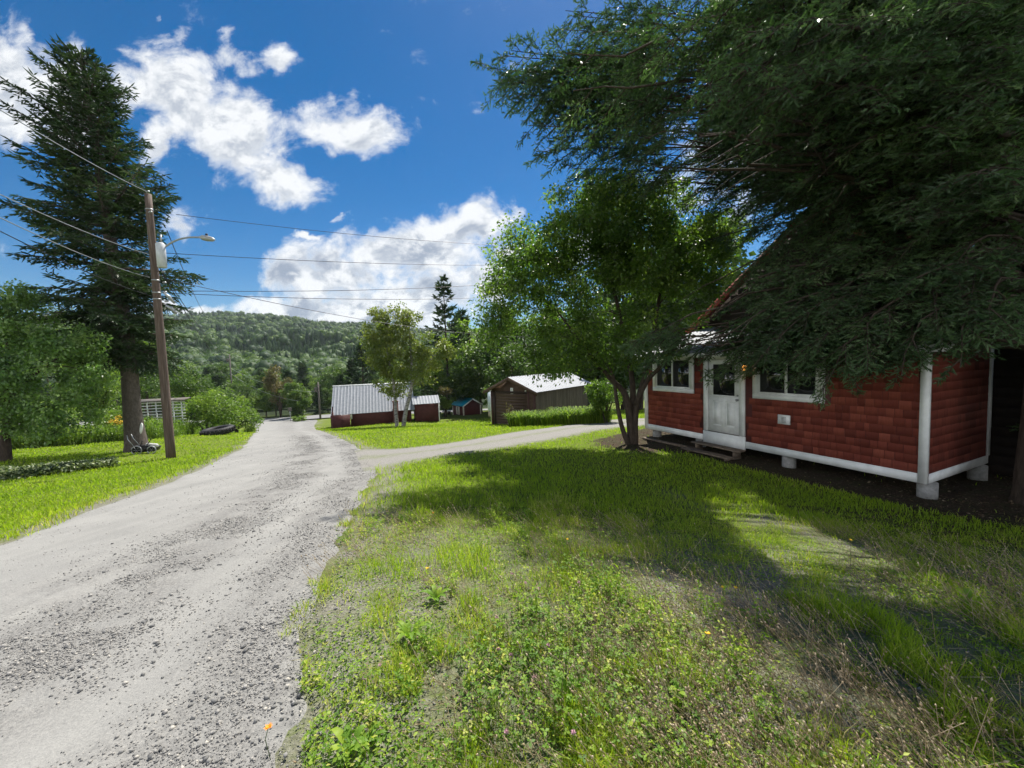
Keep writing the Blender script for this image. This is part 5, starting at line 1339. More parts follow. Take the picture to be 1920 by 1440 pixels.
leafs(g, P[k] + UP * (hh[k] * fr)[:, None] + rng.normal(0, .06, (16000, 3)), rng.normal(0, 1, (16000, 3)), UP + rng.normal(0, .5, (16000, 3)), .15, .07, np.clip(rng.normal(.45, .25, 16000), 0, 1))
tag(g.build('tall_weeds', BUSHL), 'tall uncut weeds along the back edge of the left lawn', 'weeds', kind='stuff')
gm_ = simple('goldenrod_yellow', (.62, .42, .03), .7)
x, y = at(236, 806, 21)[:2]; gr_ = empty('goldenrod_clump', (x, y, gz(x, y)), 'clump of yellow goldenrod behind the tall spruce trunk', 'flowers')
g = Geo(); m = 40; A_ = np.stack([rng.normal(0, .35, m), rng.normal(0, .2, m), np.zeros(m)], 1); B_ = A_ + np.stack([rng.normal(0, .1, m), rng.normal(0, .1, m), rng.uniform(.7, 1.3, m)], 1); sticks(g, A_, B_, .01)
leafs(g, np.repeat(A_, 12, 0) + (np.repeat(B_ - A_, 12, 0)) * rng.random((m * 12, 1)), rng.normal(0, 1, (m * 12, 3)), UP + rng.normal(0, .5, (m * 12, 3)), .14, .035, rng.random(m * 12)); g.build('stems', BUSHL, gr_)
g = Geo(); i = np.repeat(np.arange(m), 10); octs(g, B_[i] + rng.normal(0, .06, (m * 10, 3)) - UP * .05, UP + rng.normal(0, .5, (m * 10, 3)), .09, .05, rng.random(m * 10)); g.build('flower_heads', gm_, gr_)

# pale leaved ground cover bed on the left lawn
hb = np.array([*at(105, 888, 11)[:2], 0]); hb[2] = gz(hb[0], hb[1])
hl = empty('leafy_border', hb, 'low bed of pale leafy plants growing in a strip on the left lawn', 'plants')
g = Geo(); n = 6500
pa, pb2 = at(-120, 915, 9.6)[:2] - hb[:2], at(218, 874, 12.4)[:2] - hb[:2]
f = rng.random(n); X = pa[0] + (pb2[0] - pa[0]) * f; Y_ = pa[1] + (pb2[1] - pa[1]) * f; off = rng.normal(0, .28, n) * (1 - .4 * f)
dxy = unit(np.append(pb2 - pa, 0)); X = X - dxy[1] * off; Y_ = Y_ + dxy[0] * off
ht = (.34 * (1 - (off / .75) ** 2)).clip(.05) * (.6 + .6 * fbm(X, Y_, 1.6, 2))
P = np.stack([X, Y_, h(X + hb[0], Y_ + hb[1]) - hb[2] + ht * rng.random(n) ** .4], 1)
leafs(g, P, rng.normal(0, 1, (n, 3)), UP + rng.normal(0, .45, (n, 3)), rng.uniform(.06, .11, n), rng.uniform(.04, .07, n), rng.random(n))
g.build('leaves', leaf_mat('pale_leaves', [(0, (.04, .07, .02)), (.4, (.09, .13, .05)), (.75, (.22, .26, .14)), (1, (.38, .40, .26))], .25), hl)

# day lilies beside the garage
lily = leaf_mat('lily_leaves', [(0, (.04, .085, .012)), (.5, (.12, .20, .02)), (1, (.22, .29, .035))], .45, .6, .12)
GLY = 'day lily clumps along the garage'
def lily_clump():
    e = empty('day_lily_clump', (0, 0, 0), 'arching bright green day lily clump growing along the garage side', 'plant', GLY)
    g = Geo(); n = 260; r = rng.random(n) ** .5 * .42; a = rng.random(n) * 6.28
    P = np.stack([r * np.cos(a), r * np.sin(a), 0 * a], 1)
    H = rng.uniform(.55, 1.05, n); th = a + rng.normal(0, .7, n); ld = np.stack([np.cos(th), np.sin(th), 0 * th], 1); sd = np.stack([-np.sin(th), np.cos(th), 0 * th], 1) * .016
    fr = [0, .4, .75, 1.]; hz = [0, .55, .78, .68]; ho = [0, .12, .35, .62]; ws = [1, 1.1, .8, .05]
    v = []
    for q_ in range(4):
        c = P + UP * (H * hz[q_])[:, None] + ld * (H * ho[q_])[:, None]; v += [c - sd * ws[q_], c + sd * ws[q_]]
    v = np.stack(v, 1).reshape(-1, 3); i = np.arange(n)[:, None] * 8
    g.add(v, np.concatenate([i + np.array([[0, 1, 3, 2]]), i + np.array([[2, 3, 5, 4]]), i + np.array([[4, 5, 7, 6]])]), None, np.repeat(rng.random(n), 8))
    g.build('leaves', lily, e)
    return e
l0 = lily_clump()
lp = [(968, 798, 23.6), (985, 797, 23.2), (1002, 795, 22.8), (1020, 793, 22.4), (1038, 791, 22), (1056, 789, 21.6), (1074, 787, 21.2), (1092, 785, 20.8), (1110, 783, 20.5), (1128, 781, 20.2), (978, 793, 24.6), (1012, 790, 23.8), (1048, 787, 22.8), (1084, 783, 22), (1118, 780, 21.3)]
for i, (px, py, Y) in enumerate(lp):
    o = l0 if i == 0 else copy_tree(l0)
    x, y = at(px, py, Y)[:2]; o.location = (x, y, gz(x, y)); o.rotation_euler = (0, 0, rng.uniform(0, 6)); s = rng.uniform(.95, 1.25); o.scale = (s, s, s)
x, y = at(955, 797, 24)[:2]; tw = empty('tall_weed', (x, y, gz(x, y)), 'tall seeding weed in front of the brown garage door', 'weed')
g = Geo(); m = 9; A_ = rng.normal(0, .08, (m, 3)) * (1, 1, 0); B_ = A_ + np.stack([rng.normal(0, .12, m), rng.normal(0, .1, m), rng.uniform(.9, 1.5, m)], 1); sticks(g, A_, B_, .012); g.build('stems', OLDWOOD, tw)
g = Geo(); i = np.repeat(np.arange(m), 26); leafs(g, A_[i] + (B_ - A_)[i] * rng.random((m * 26, 1)), rng.normal(0, 1, (m * 26, 3)), rng.normal(0, 1, (m * 26, 3)), .13, .06, rng.random(m * 26)); g.build('leaves', RUSTL, tw)

# ------------------------------------------------------------------ grass
GRASS = leaf_mat('lawn_blades', [(0, (.14, .24, .014)), (.45, (.235, .34, .020)), (.8, (.32, .39, .04)), (1, (.48, .42, .17))], .5, .5, .3, (1.4, 1.5, .6))
WEED = leaf_mat('weed_leaves', [(0, (.07, .15, .022)), (.45, (.16, .28, .034)), (.8, (.32, .42, .05)), (1, (.50, .49, .13))], .5, .5, .22, (1.4, 1.55, .6))
DRY = leaf_mat('dry_stalks', [(0, (.22, .16, .09)), (.5, (.38, .29, .18)), (1, (.55, .46, .32))], .25, .7, .2, (1.1, 1.05, .9))

def free(x, y):
    dr_ = np.minimum(dist_to(x, y, RR), dist_to(x, y, RL))
    tuft_ = (dr_ < .2 * sstep(.45, .75, fbm(x, y, 2.1, 91))) & (rng.random(len(x)) < .75)
    tuft_ &= ~inpoly(x, y, DRIVE)
    ok = tuft_ | ~(inpoly(x, y, ROAD) | inpoly(x, y, DRIVE) | inpoly(x, y, CROSS))
    return ok
def scatter(n, y0, y1, px0=-260, px1=2160):
    Y = y0 * (y1 / y0) ** rng.random(n); px = rng.uniform(px0, px1, n); return (px - 960) / FPX * Y, Y
# mown lawns, both sides of the road
g = Geo()
X, Y = scatter(330000, 2.6, 40)
ok = free(X, Y); X, Y = X[ok], Y[ok]
sm = soil_mask(X, Y); lm = litter_mask(X, Y)
right = X > np.interp(Y, RR[:, 1], RR[:, 0])
keep = rng.random(len(X)) < (1 - .85 * sm) * (1 - .995 * lm) * np.where(right & (Y < 4.8), .5, 1)
bl = [np.vstack([EDGE * 1.02, EDGE[-1] * 1.5, EDGE[0] * 2.2])]
keep &= ~inpoly(X, Y, bl[0]) & ~inpoly(X, Y, [tuple(A[:2]), tuple(A[:2] + dirL * GWd), tuple(A[:2] + dirL * GWd + dirB * GL), tuple(A[:2] + dirB * GL)])
X, Y = X[keep], Y[keep]; n = len(X)
pat = fbm(X, Y, .55, 12); pat2 = fbm(X, Y, 2.3, 13)
P = np.stack([X, Y, h(X, Y) - .01], 1); d = np.hypot(X, Y)
H = rng.uniform(.035, .085, n) * (.7 + .9 * pat2) * np.where(X < np.interp(Y, RL[:, 1], RL[:, 0]), .8, np.where(Y < 5, .62, 1.)) * (1 + d * .015)
edge = np.exp(-np.minimum(dist_to(X, Y, RR), dist_to(X, Y, RL)) / .35)
H *= 1 + edge * 1.0
ti = np.clip(.15 + pat * .55 + rng.normal(0, .17, n) + edge * .35, 0, 1)
blades(g, P, H, np.maximum(.0035, .00125 * d), .7, ti)
tag(g.build('lawn_grass', GRASS), 'short green lawn grass', 'grass', kind='stuff')

# rough verge in front: tufts, clover, dry stalks
g = Geo()
X, Y = scatter(230000, 1.15, 6.2, 350, 2200); ok = free(X, Y); X, Y = X[ok], Y[ok]
sm = soil_mask(X, Y); lm = litter_mask(X, Y); tuft = fbm(X, Y, 3.2, 40); reg = sstep(6.2, 4.4, Y + (fbm(X, Y, .8, 41) - .5) * 1.6)
keep = rng.random(len(X)) < reg * sstep(.36, .62, tuft) * (1 - .8 * sm) * (1 - .75 * lm)
X, Y = X[keep], Y[keep]; n = len(X); tuft = tuft[keep]
P = np.stack([X, Y, h(X, Y) - .01], 1)
H = rng.uniform(.04, .12, n) * (.5 + 1.3 * sstep(.45, .75, tuft))
dry = fbm(X, Y, 1.1, 44)
blades(g, P, H, rng.uniform(.0022, .005, n), rng.uniform(.5, 1.1, n), np.clip(.2 + dry * .85 + rng.normal(0, .22, n), 0, 1))
tag(g.build('verge_grass', GRASS), 'rough tufts of uncut grass on the near verge', 'grass', kind='stuff')

def clover(g, P, H, sz, ti, stems=True):
    n = len(P); top = P + UP * H[:, None] + rng.normal(0, .012, (n, 3)) * (1, 1, .3)
    if stems: sticks(g, P, top, .0011, .0008, ti)
    a0 = rng.random(n) * 6.28; nr = unit(UP + rng.normal(0, .35, (n, 3)))
    for k in range(3):
        a = a0 + k * 2.094; ax = np.stack([np.cos(a), np.sin(a), rng.normal(.05, .2, n)], 1)
        leafs(g, top, ax, nr, sz, sz * .72, np.clip(ti + rng.normal(0, .06, n), 0, 1), .10)
g = Geo()
X, Y = scatter(60000, 1.2, 5.6, 480, 2150); ok = free(X, Y); X, Y = X[ok], Y[ok]
pat = fbm(X, Y, 1.0, 50); cen = np.exp(-(((X - .15 - (Y - 2) * .12) / .75) ** 2)) * sstep(4.8, 3.6, Y); cen = np.maximum(cen, .55 * sstep(.48, .62, pat) * sstep(5.2, 3.6, Y))
keep = rng.random(len(X)) < cen * (1 - .6 * soil_mask(X, Y)) * sstep(.40, .66, fbm(X, Y, 2.2, 77)) * .5
X, Y = X[keep], Y[keep]; n = len(X); P = np.stack([X, Y, h(X, Y)], 1)
clover(g, P, rng.uniform(.02, .15, n) * (.45 + cen[keep]), rng.uniform(.009, .022, n), np.clip(rng.normal(.45, .22, n) + (fbm(X, Y, 2, 3) - .5) * .4, 0, 1))
# little oval weed leaves close to the soil
X, Y = scatter(42000, 1.2, 5.2, 520, 2150); ok = free(X, Y); X, Y = X[ok], Y[ok]; keep = rng.random(len(X)) < sstep(.38, .6, fbm(X, Y, 1.6, 61)) * sstep(5.2, 3.4, Y); X, Y = X[keep], Y[keep]; n = len(X)
P = np.stack([X, Y, h(X, Y) + rng.uniform(.003, .06, n)], 1)
leafs(g, P, rng.normal(0, 1, (n, 3)) * (1, 1, .3), UP + rng.normal(0, .5, (n, 3)), rng.uniform(.012, .034, n), rng.uniform(.006, .014, n), np.clip(rng.normal(.5, .28, n), 0, 1))
nc = 620; X, Y = scatter(nc * 3, 1.3, 4.8, 500, 1750); ok = free(X, Y); X, Y = X[ok], Y[ok]
dn_ = np.exp(-((X - .05 - (Y - 2) * .1) / 1.0) ** 2) + .5 * np.exp(-((X - np.interp(Y, RR[:, 1], RR[:, 0]) - .3) / .3) ** 2); k_ = rng.random(len(X)) < dn_ * .42 * sstep(.42, .66, fbm(X, Y, 1.5, 88)); X, Y = X[k_], Y[k_]; nc = len(X)
i = np.repeat(np.arange(nc), 9); big = rng.uniform(.5, 1.25, nc); tc = rng.uniform(.25, .95, nc)
A_ = np.stack([X[i] + rng.normal(0, .035, len(i)), Y[i] + rng.normal(0, .035, len(i)), 0 * X[i]], 1); A_[:, 2] = h(A_[:, 0], A_[:, 1])
B_ = A_ + np.stack([rng.normal(0, .05, len(i)), rng.normal(0, .05, len(i)), rng.uniform(.07, .22, len(i)) * big[i]], 1); sticks(g, A_, B_, .0013, .0008, tc[i])
j = np.repeat(np.arange(len(i)), 9); fr = rng.random(len(j)) ** .7
leafs(g, A_[j] + (B_ - A_)[j] * fr[:, None], rng.normal(0, 1, (len(j), 3)) * (1, 1, .5) + UP * .25, UP + rng.normal(0, .5, (len(j), 3)), rng.uniform(.014, .034, len(j)), rng.uniform(.007, .015, len(j)), np.clip(tc[i][j] + rng.normal(0, .15, len(j)), 0, 1))
tag(g.build('clover_weeds', WEED), 'mat of clover and small green weeds on the near verge', 'weeds', kind='stuff')

g = Geo()
X, Y = scatter(11500, 1.2, 4.8, 560, 2000); ok = free(X, Y); X, Y = X[ok], Y[ok]; pat = fbm(X, Y, .9, 70)
dens = np.maximum(np.exp(-((X - .95) / .8) ** 2 - ((Y - 2.1) / 1.1) ** 2), .75 * sstep(.5, .62, pat)); keep = rng.random(len(X)) < dens; X, Y = X[keep], Y[keep]; n = len(X)
P = np.stack([X, Y, h(X, Y)], 1); H = rng.uniform(.08, .30, n)
ld = np.stack([rng.normal(-.75, .5, n), rng.normal(.1, .5, n), np.ones(n) * .9], 1); T_ = P + unit(ld) * H[:, None]
sticks(g, P, T_, .0016, .0009, rng.random(n))
hd = rng.random(n) < .62
octs(g, T_[hd], ld[hd], rng.uniform(.014, .028, hd.sum()), rng.uniform(.006, .011, hd.sum()), rng.uniform(.3, 1, hd.sum()))
lg_ = ~hd; m = lg_.sum(); k = np.repeat(np.where(lg_)[0], 5); octs(g, P[k] + (T_ - P)[k] * rng.uniform(.75, 1.05, (len(k), 1)) + rng.normal(0, .004, (len(k), 3)), ld[k] + rng.normal(0, .3, (len(k), 3)), .012, .0035, rng.random(len(k)))
# lying straw
n = 2600; X, Y = scatter(n, 1.3, 5.2, 700, 2150); ok = free(X, Y); X, Y = X[ok], Y[ok]; n = len(X); A_ = np.stack([X, Y, h(X, Y) + .012], 1); B_ = A_ + np.stack([rng.normal(-.04, .09, n), rng.normal(0, .06, n), rng.uniform(-.005, .03, n)], 1); sticks(g, A_, B_, .0013, .001, rng.random(n))
tag(g.build('dry_stalks', DRY), 'dry seeding stalks and straw on the near verge', 'weeds', kind='stuff')

# fallen leaves and twigs under the cabin and the leafy tree
g = Geo(); X, Y = scatter(30000, 2.8, 16, 900, 2200); ok = free(X, Y); X, Y = X[ok], Y[ok]; keep = rng.random(len(X)) < litter_mask(X, Y) * .8; X, Y = X[keep], Y[keep]; n = len(X)
leafs(g, np.stack([X, Y, h(X, Y) + rng.uniform(0, .035, n)], 1), rng.normal(0, 1, (n, 3)) * (1, 1, .3), UP + rng.normal(0, .4, (n, 3)), rng.uniform(.025, .065, n), rng.uniform(.015, .04, n), rng.random(n))
tag(g.build('leaf_litter', leaf_mat('dead_leaves', [(0, (.025, .016, .010)), (.6, (.075, .05, .03)), (.9, (.14, .10, .06)), (1, (.25, .2, .13))], .1, .7, .2, (1, 1, 1))), 'fallen brown leaves under the trees', 'litter', kind='stuff')

# loose stones on the road
g = Geo(); n = 120000
y_ = 1.2 * (22 / 1.2) ** rng.random(n); u = np.where(rng.random(n) < .7, rng.normal(.62, .075, n), rng.normal(.90, .045, n)); 
k = rng.random(n) < .12; u = np.where(k, rng.random(n), u).clip(.01, 1.03)
xl = np.interp(y_, RL[:, 1], RL[:, 0]); xr = np.interp(y_, RR[:, 1], RR[:, 0]); u = u + (fbm(xl, y_, .5, 4) - .5) * .12
x_ = xl + (xr - xl) * u
pxs = 960 + FPX * x_ / y_; keep = (pxs > -200) & (rng.random(n) < sstep(.32, .58, fbm(x_, y_, 1.7, 9)))
x_, y_ = x_[keep], y_[keep]; n = len(x_)
sz = np.clip(rng.lognormal(-5.05, .6, n), .003, .034) * (1 + y_ * .02)
octs(g, np.stack([x_, y_, h(x_, y_) + .014 + sz * .15], 1), rand_dir(n) * (1, 1, .4), sz, sz * .72, np.clip(rng.normal(.45, .25, n), 0, 1), 0, .25)
# and on the bare patches of the verge
X, Y = scatter(26000, 1.2, 6.5, 500, 2150); ok = free(X, Y); X, Y = X[ok], Y[ok]; keep = rng.random(len(X)) < soil_mask(X, Y) * .8; X, Y = X[keep], Y[keep]; n = len(X); sz = np.clip(rng.lognormal(-4.7, .5, n), .004, .03)
octs(g, np.stack([X, Y, h(X, Y) + sz * .2], 1), rand_dir(n) * (1, 1, .4), sz, sz * .75, np.clip(rng.normal(.45, .25, n), 0, 1), 0, .25)
stm, t, b = new_mat('gravel_stone'); t.put(b.inputs['Base Color'], t.ramp(t.attr('tint'), [(0, (.10, .10, .10)), (.4, (.20, .195, .185)), (.75, (.30, .285, .265)), (1, (.42, .39, .34))])); b.inputs['Roughness'].default_value = .9
tag(g.build('gravel_stones', stm), 'loose grey gravel scattered along the road', 'gravel', kind='stuff')

# ------------------------------------------------------------------ single flowers and weeds of the verge
def on_height(px, py, up):
    d = ray(px, py); ts = np.linspace(.8, 14, 1200); P = CAM + d[None] * ts[:, None]; k = np.argmax(P[:, 2] - h(P[:, 0], P[:, 1]) < up); return P[k]
YEL = simple('hawkweed_yellow', (.75, .48, .015), .6, 0, .1); ORA = simple('hawkweed_orange', (.80, .27, .012), .6, 0, .1); PINK = simple('clover_pink', (.62, .38, .44), .8, 0, .3, 60); GST = simple('green_stem', (.07, .11, .03), .7)
def hawk(px, py, up, m_, label):
    P = on_height(px, py, up); base = np.array([P[0], P[1], gz(P[0], P[1])]); hgt = P[2] - base[2]
    e = empty('hawkweed_flower', base, label, 'flower', 'hawkweed flowers', rng.uniform(0, 6))
    g = Geo(); bend = rng.normal(0, .015, 2); g.tube([(0, 0, 0), (bend[0], bend[1], hgt * .6), (0, 0, hgt)], .0016, 5); g.build('stem', GST, e)
    g = Geo(); n = 18; a = np.arange(n) * 2.4; leafs(g, np.tile([0, 0, hgt], (n, 1)), np.stack([np.cos(a), np.sin(a), rng.uniform(.1, .9, n)], 1), np.tile(UP, (n, 1)) + .01, .018 * rng.uniform(.8, 1.1, n), .006, .5, 0); octs(g, np.array([[0, 0, hgt]]), np.array([UP]), .01, .012, [.5]); g.build('petals', m_, e)
for a in [(1595, 1013, .25, YEL, 'yellow hawkweed flower in the shade in front of the cabin, alone'), (1356, 1102, .16, YEL, 'yellow hawkweed flower, the left one of a close pair by a grass tuft'), (1379, 1102, .16, YEL, 'yellow hawkweed flower, the right one of a close pair by a grass tuft'),
          (1327, 1188, .15, YEL, 'yellow hawkweed flower below the close pair, on brown dry ground'), (503, 1364, .16, ORA, 'orange hawkweed flower standing alone at the road edge'), (812, 962, .12, ORA, 'orange hawkweed flower at the shaded edge of the mown lawn'), (801, 1066, .14, YEL, 'yellow hawkweed flower near the shaded gravel, just above the clover'), (1064, 1012, .22, YEL, 'small yellow flower on a tall stem at the top edge of the clover patch')]:
    hawk(*a)
GC = 'pink clover heads on the verge'
for (px, py, up) in [(934, 1217, .13), (1075, 1374, .14), (958, 1228, .12), (713, 1247, .08), (752, 1246, .08), (683, 1271, .07), (950, 1372, .13), (1060, 1227, .13), (932, 1157, .15), (1085, 1092, .16), (910, 1066, .17), (985, 1093, .17), (1028, 1210, .12), (1110, 1060, .15), (1008, 1104, .14), (1002, 1270, .1), (960, 1076, .15)]:
    P = on_height(px, py, up); base = np.array([P[0], P[1], gz(P[0], P[1])]); hgt = P[2] - base[2]
    e = empty('clover_flower', base, 'pink clover head among the green weeds of the near verge', 'flower', GC)
    g = Geo(); g.tube([(0, 0, 0), (.006, 0, hgt * .5), (0, 0, hgt)], .0014, 5); g.build('stem', GST, e)
    g = Geo(); n = 46; d = rand_dir(n); d[:, 2] = np.abs(d[:, 2]) * 1.2 - .25; leafs(g, np.array([0, 0, hgt]) + d * .002, d, rand_dir(n), .011, .004, .5, 0); octs(g, np.array([[0, 0, hgt + .002]]), np.array([UP]), .014, .014, [.5]); g.build('flower_head', PINK, e)

def rosette(px, py, label, n, L, W, mat, rise=.8, stem=0., cat='weed', name='broad_leaf_weed'):
    P = on_ground(px, py); e = empty(name, P, label, cat); g = Geo()
    a = np.arange(n) * 2.4 + rng.normal(0, .2, n); Ls = L * rng.uniform(.7, 1.15, n)
    z0 = np.linspace(0, stem, n); out = np.stack([np.cos(a), np.sin(a), 0 * a], 1); sd = np.stack([-np.sin(a), np.cos(a), 0 * a], 1)
    fr = (0, .25, .55, .82, 1.); ws = (.18, .6, 1., .75, .05); zz = (0, .5, .82, .9, .82); oo = (0, .2, .45, .72, .92); v = []
    for k in range(5):
        c = UP * (z0 + Ls * zz[k] * rise)[:, None] + out * (Ls * oo[k])[:, None]; w = sd * (W * ws[k] / 2)
        v += [c - w + UP * W * .12 * ws[k], c, c + w + UP * W * .12 * ws[k]]
    v = np.stack(v, 1).reshape(-1, 3); i = np.arange(n)[:, None] * 15
    q_ = np.concatenate([i + np.array([[k * 3 + s_, k * 3 + s_ + 1, k * 3 + s_ + 4, k * 3 + s_ + 3]]) for k in range(4) for s_ in (0, 1)])
    g.add(v, q_, None, np.repeat(rng.uniform(.3, .8, n), 15))
    if stem: sticks(g, np.zeros((1, 3)), np.array([[0, 0, stem]]), .004, .002, [.4])
    g.build('leaves', mat, e, smooth=True)
rosette(1270, 1335, 'bright green leafy seedling standing in the dry grass', 13, .055, .026, WEED, .5, .11)
rosette(1222, 1372, 'small pointed green seedling below the taller bright seedling', 9, .05, .02, WEED, .5, .05)
rosette(1818, 1142, 'dark broad leaved dock plant on the sunlit strip edge', 8, .10, .045, WEED, 1.1)
rosette(770, 1205, 'light green dandelion like weed at the road side of the clover', 11, .13, .03, WEED, .9)
rosette(1065, 1330, 'upright yellowish green leaf tuft in the clover', 7, .11, .024, WEED, 1.5)
rosette(655, 1420, 'yellow green broad leaf weed at the gravel edge near the viewer', 7, .10, .032, WEED, .9)
rosette(690, 1395, 'blue green rosette with jagged leaves near the road edge', 10, .085, .022, WEED, .6)
rosette(818, 1130, 'light green broad weed at the top of the verge by the shaded gravel', 10, .12, .035, WEED, .8)
rosette(1505, 1415, 'small green leafy weed in deep shade of the near grass', 9, .05, .028, WEED, .5, .05)
rosette(1585, 1428, 'green weed with rounded leaves in shade near the photo bottom', 8, .05, .03, WEED, .5, .04)

# ------------------------------------------------------------------ sky: Nishita air with broken cumulus
w = bpy.data.worlds.new('World'); SC.world = w; w.use_nodes = True
t = NT(w.node_tree); out = next(n for n in t.n if n.type == 'OUTPUT_WORLD'); bg = next(n for n in t.n if n.type == 'BACKGROUND')
sky = t.node('ShaderNodeTexSky', sky_type='NISHITA'); sky.sun_disc = False; sky.sun_elevation = SUN_EL; sky.sun_rotation = SUN_AZ
sky.air_density = 1.0; sky.dust_density = .25; sky.ozone_density = 4.0; sky.altitude = 300
hs = t.node('ShaderNodeHueSaturation'); hs.inputs['Saturation'].default_value = 1.45; t.l.new(sky.outputs[0], hs.inputs['Color'])
t.l.new(hs.outputs[0], bg.inputs['Color']); bg.inputs['Strength'].default_value = .051
dirv = t.coord('Generated'); sx = t.node('ShaderNodeSeparateXYZ'); t.put(sx.inputs[0], dirv)
yy = t.math('MAXIMUM', sx.outputs[1], .05)
cu = t.math('DIVIDE', sx.outputs[0], yy); cv = t.math('DIVIDE', sx.outputs[2], yy)
cb_ = t.node('ShaderNodeCombineXYZ'); t.put(cb_.inputs[0], cu); t.put(cb_.inputs[1], cv)
UV = cb_.outputs[0]
wa = t.vmath('SUBTRACT', t.noise(UV, 5, 3, .6, color=True), (.5, .5, .5)); wb2 = t.vmath('SUBTRACT', t.noise(UV, 22, 3, .6, color=True), (.5, .5, .5))
UW = t.vmath('ADD', t.vmath('ADD', UV, t.vmath('SCALE', wa, scale=.13)), t.vmath('SCALE', wb2, scale=.06))
def uv(px, py):
    d = ray(px, py); return d[0] / d[1], d[2] / d[1]
BLOBS = [(330, 150, 120, 75, 25, 1), (430, 245, 130, 90, 25, 1), (520, 325, 105, 52, 25, 1), (300, 260, 45, 75, 20, .8), (235, 160, 50, 60, 0, .8), (420, 110, 70, 40, 10, .8), (520, 115, 55, 26, 20, .62), (415, 72, 22, 26, 30, .55), (655, 235, 112, 56, 8, 1), (570, 205, 40, 30, 0, .6),
         (870, 425, 120, 48, -8, 1), (760, 480, 180, 62, 0, 1), (620, 520, 125, 65, 0, 1), (680, 580, 250, 48, 0, 1), (950, 475, 50, 24, 0, .8), (910, 530, 70, 55, 0, .85), (800, 560, 140, 60, 0, 1), (975, 400, 18, 16, 0, .6),
         (15, 160, 75, 100, 0, 1), (110, 175, 100, 95, 0, 1), (20, 230, 70, 60, 0, .9), (530, 520, 60, 45, 0, .95), (530, 580, 110, 40, 0, 1), (640, 600, 200, 26, 0, 1), (40, 60, 30, 60, 10, .55), (645, 405, 16, 14, 0, .75), (592, 447, 36, 11, 0, .75), (350, 575, 130, 18, 0, .75), (330, 425, 40, 32, 0, .62), (795, 182, 34, 14, 0, .6), (300, 30, 14, 14, 0, .55),
         (1480, 300, 260, 130, 0, .8), (1750, 330, 200, 160, 0, .8), (1420, 210, 60, 40, 0, .8), (1150, 470, 130, 50, 0, .7), (-300, 350, 200, 160, 0, .9), (2400, 300, 300, 200, 0, .9)]
D = None
for (px, py, rx, ry, rot, amp) in BLOBS:
    u0, v0 = uv(px, py)
    mp = t.node('ShaderNodeMapping', vector_type='TEXTURE'); t.put(mp.inputs[0], UW)
    mp.inputs['Location'].default_value = (u0, v0, 0); mp.inputs['Rotation'].default_value = (0, 0, -R(rot)); mp.inputs['Scale'].default_value = (rx / FPX, ry / FPX, 1)
    m_ = t.rng(t.vmath('LENGTH', mp.outputs[0]), 0.25, 1.35, amp, 0)
    D = m_ if D is None else t.node('ShaderNodeMath', operation='SMOOTH_MAX') and t.math('SMOOTH_MAX', D, m_, .12)
US = t.vmath('MULTIPLY', UV, (1.0, 1.35, 1))
def dens(off):
    q_ = t.vmath('ADD', US, off)
    return t.noise(q_, 8, 10, .62, .3)
n0 = dens((0, 0, 0)); n1 = dens((.012, .055, 0))
d0_ = t.math('ADD', t.math('MULTIPLY', D, 1.05), t.math('MULTIPLY', t.math('SUBTRACT', n0, .5), 2.0))
alpha = t.rng(d0_, .28, .88, 0, 1, True)
alpha = t.math('MULTIPLY', alpha, t.rng(sx.outputs[1], .06, .12), clamp=True)
thick = t.rng(d0_, .45, 1.05, 0, 1, True)
lit_ = t.rng(t.math('SUBTRACT', n0, n1), -.10, .10, 0, 1, True)
low = t.rng(cv, .05, .5, 1.0, .45)
shade = t.math('MULTIPLY', t.math('MULTIPLY', thick, t.math('SUBTRACT', 1, lit_)), t.math('ADD', low, .25), clamp=True)
ccol = t.mix(shade, (.93, .95, .97), (.33, .39, .49))
cbg = t.node('ShaderNodeBackground'); t.l.new(ccol, cbg.inputs['Color']); cbg.inputs['Strength'].default_value = .55
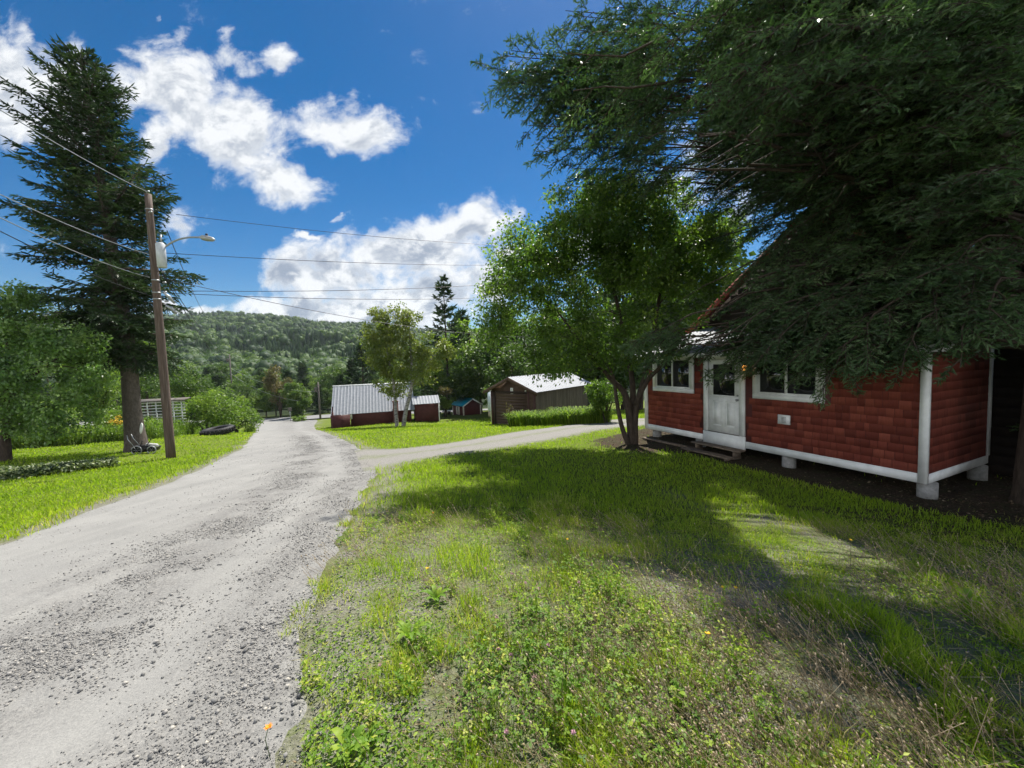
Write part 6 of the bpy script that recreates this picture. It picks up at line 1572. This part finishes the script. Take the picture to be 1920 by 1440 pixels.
mx = t.node('ShaderNodeMixShader'); t.put(mx.inputs[0], t.math('MULTIPLY', alpha, .97)); t.l.new(bg.outputs[0], mx.inputs[1]); t.l.new(cbg.outputs[0], mx.inputs[2])
# bright cumulus added out of view as fill light for the shaded cabin walls
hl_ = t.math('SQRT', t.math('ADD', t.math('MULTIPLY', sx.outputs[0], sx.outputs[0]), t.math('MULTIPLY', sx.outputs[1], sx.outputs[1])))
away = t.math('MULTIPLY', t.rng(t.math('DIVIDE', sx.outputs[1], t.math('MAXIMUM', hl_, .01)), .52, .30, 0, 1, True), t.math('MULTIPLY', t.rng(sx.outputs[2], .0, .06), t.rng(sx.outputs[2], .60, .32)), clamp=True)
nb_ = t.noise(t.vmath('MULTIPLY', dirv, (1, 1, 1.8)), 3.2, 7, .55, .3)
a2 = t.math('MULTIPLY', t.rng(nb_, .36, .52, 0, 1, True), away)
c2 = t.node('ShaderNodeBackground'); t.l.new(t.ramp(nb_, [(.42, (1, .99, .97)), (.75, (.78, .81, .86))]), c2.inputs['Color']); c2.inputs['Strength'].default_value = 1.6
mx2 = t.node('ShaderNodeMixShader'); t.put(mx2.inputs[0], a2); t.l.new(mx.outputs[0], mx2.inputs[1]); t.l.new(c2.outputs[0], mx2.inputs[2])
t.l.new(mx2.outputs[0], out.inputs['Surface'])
w.cycles.sampling_method = 'MANUAL'; w.cycles.sample_map_resolution = 512

# thin summer air between the viewer and the far hill
g = Geo(); g.box(-1010, 1010, -130, 960, -60, 140); hz = g.build('haze', bpy.data.materials.new('haze_air')); tag(hz, 'thin pale summer haze', kind='stuff')
hm = hz.data.materials[0]; hm.use_nodes = True; t = NT(hm.node_tree); t.n.remove(t.n['Principled BSDF']); out = next(n for n in t.n if n.type == 'OUTPUT_MATERIAL')
pv = t.node('ShaderNodeVolumePrincipled'); pv.inputs['Color'].default_value = (.80, .90, 1, 1); pv.inputs['Density'].default_value = .00013; pv.inputs['Anisotropy'].default_value = .2
t.l.new(pv.outputs[0], out.inputs['Volume'])
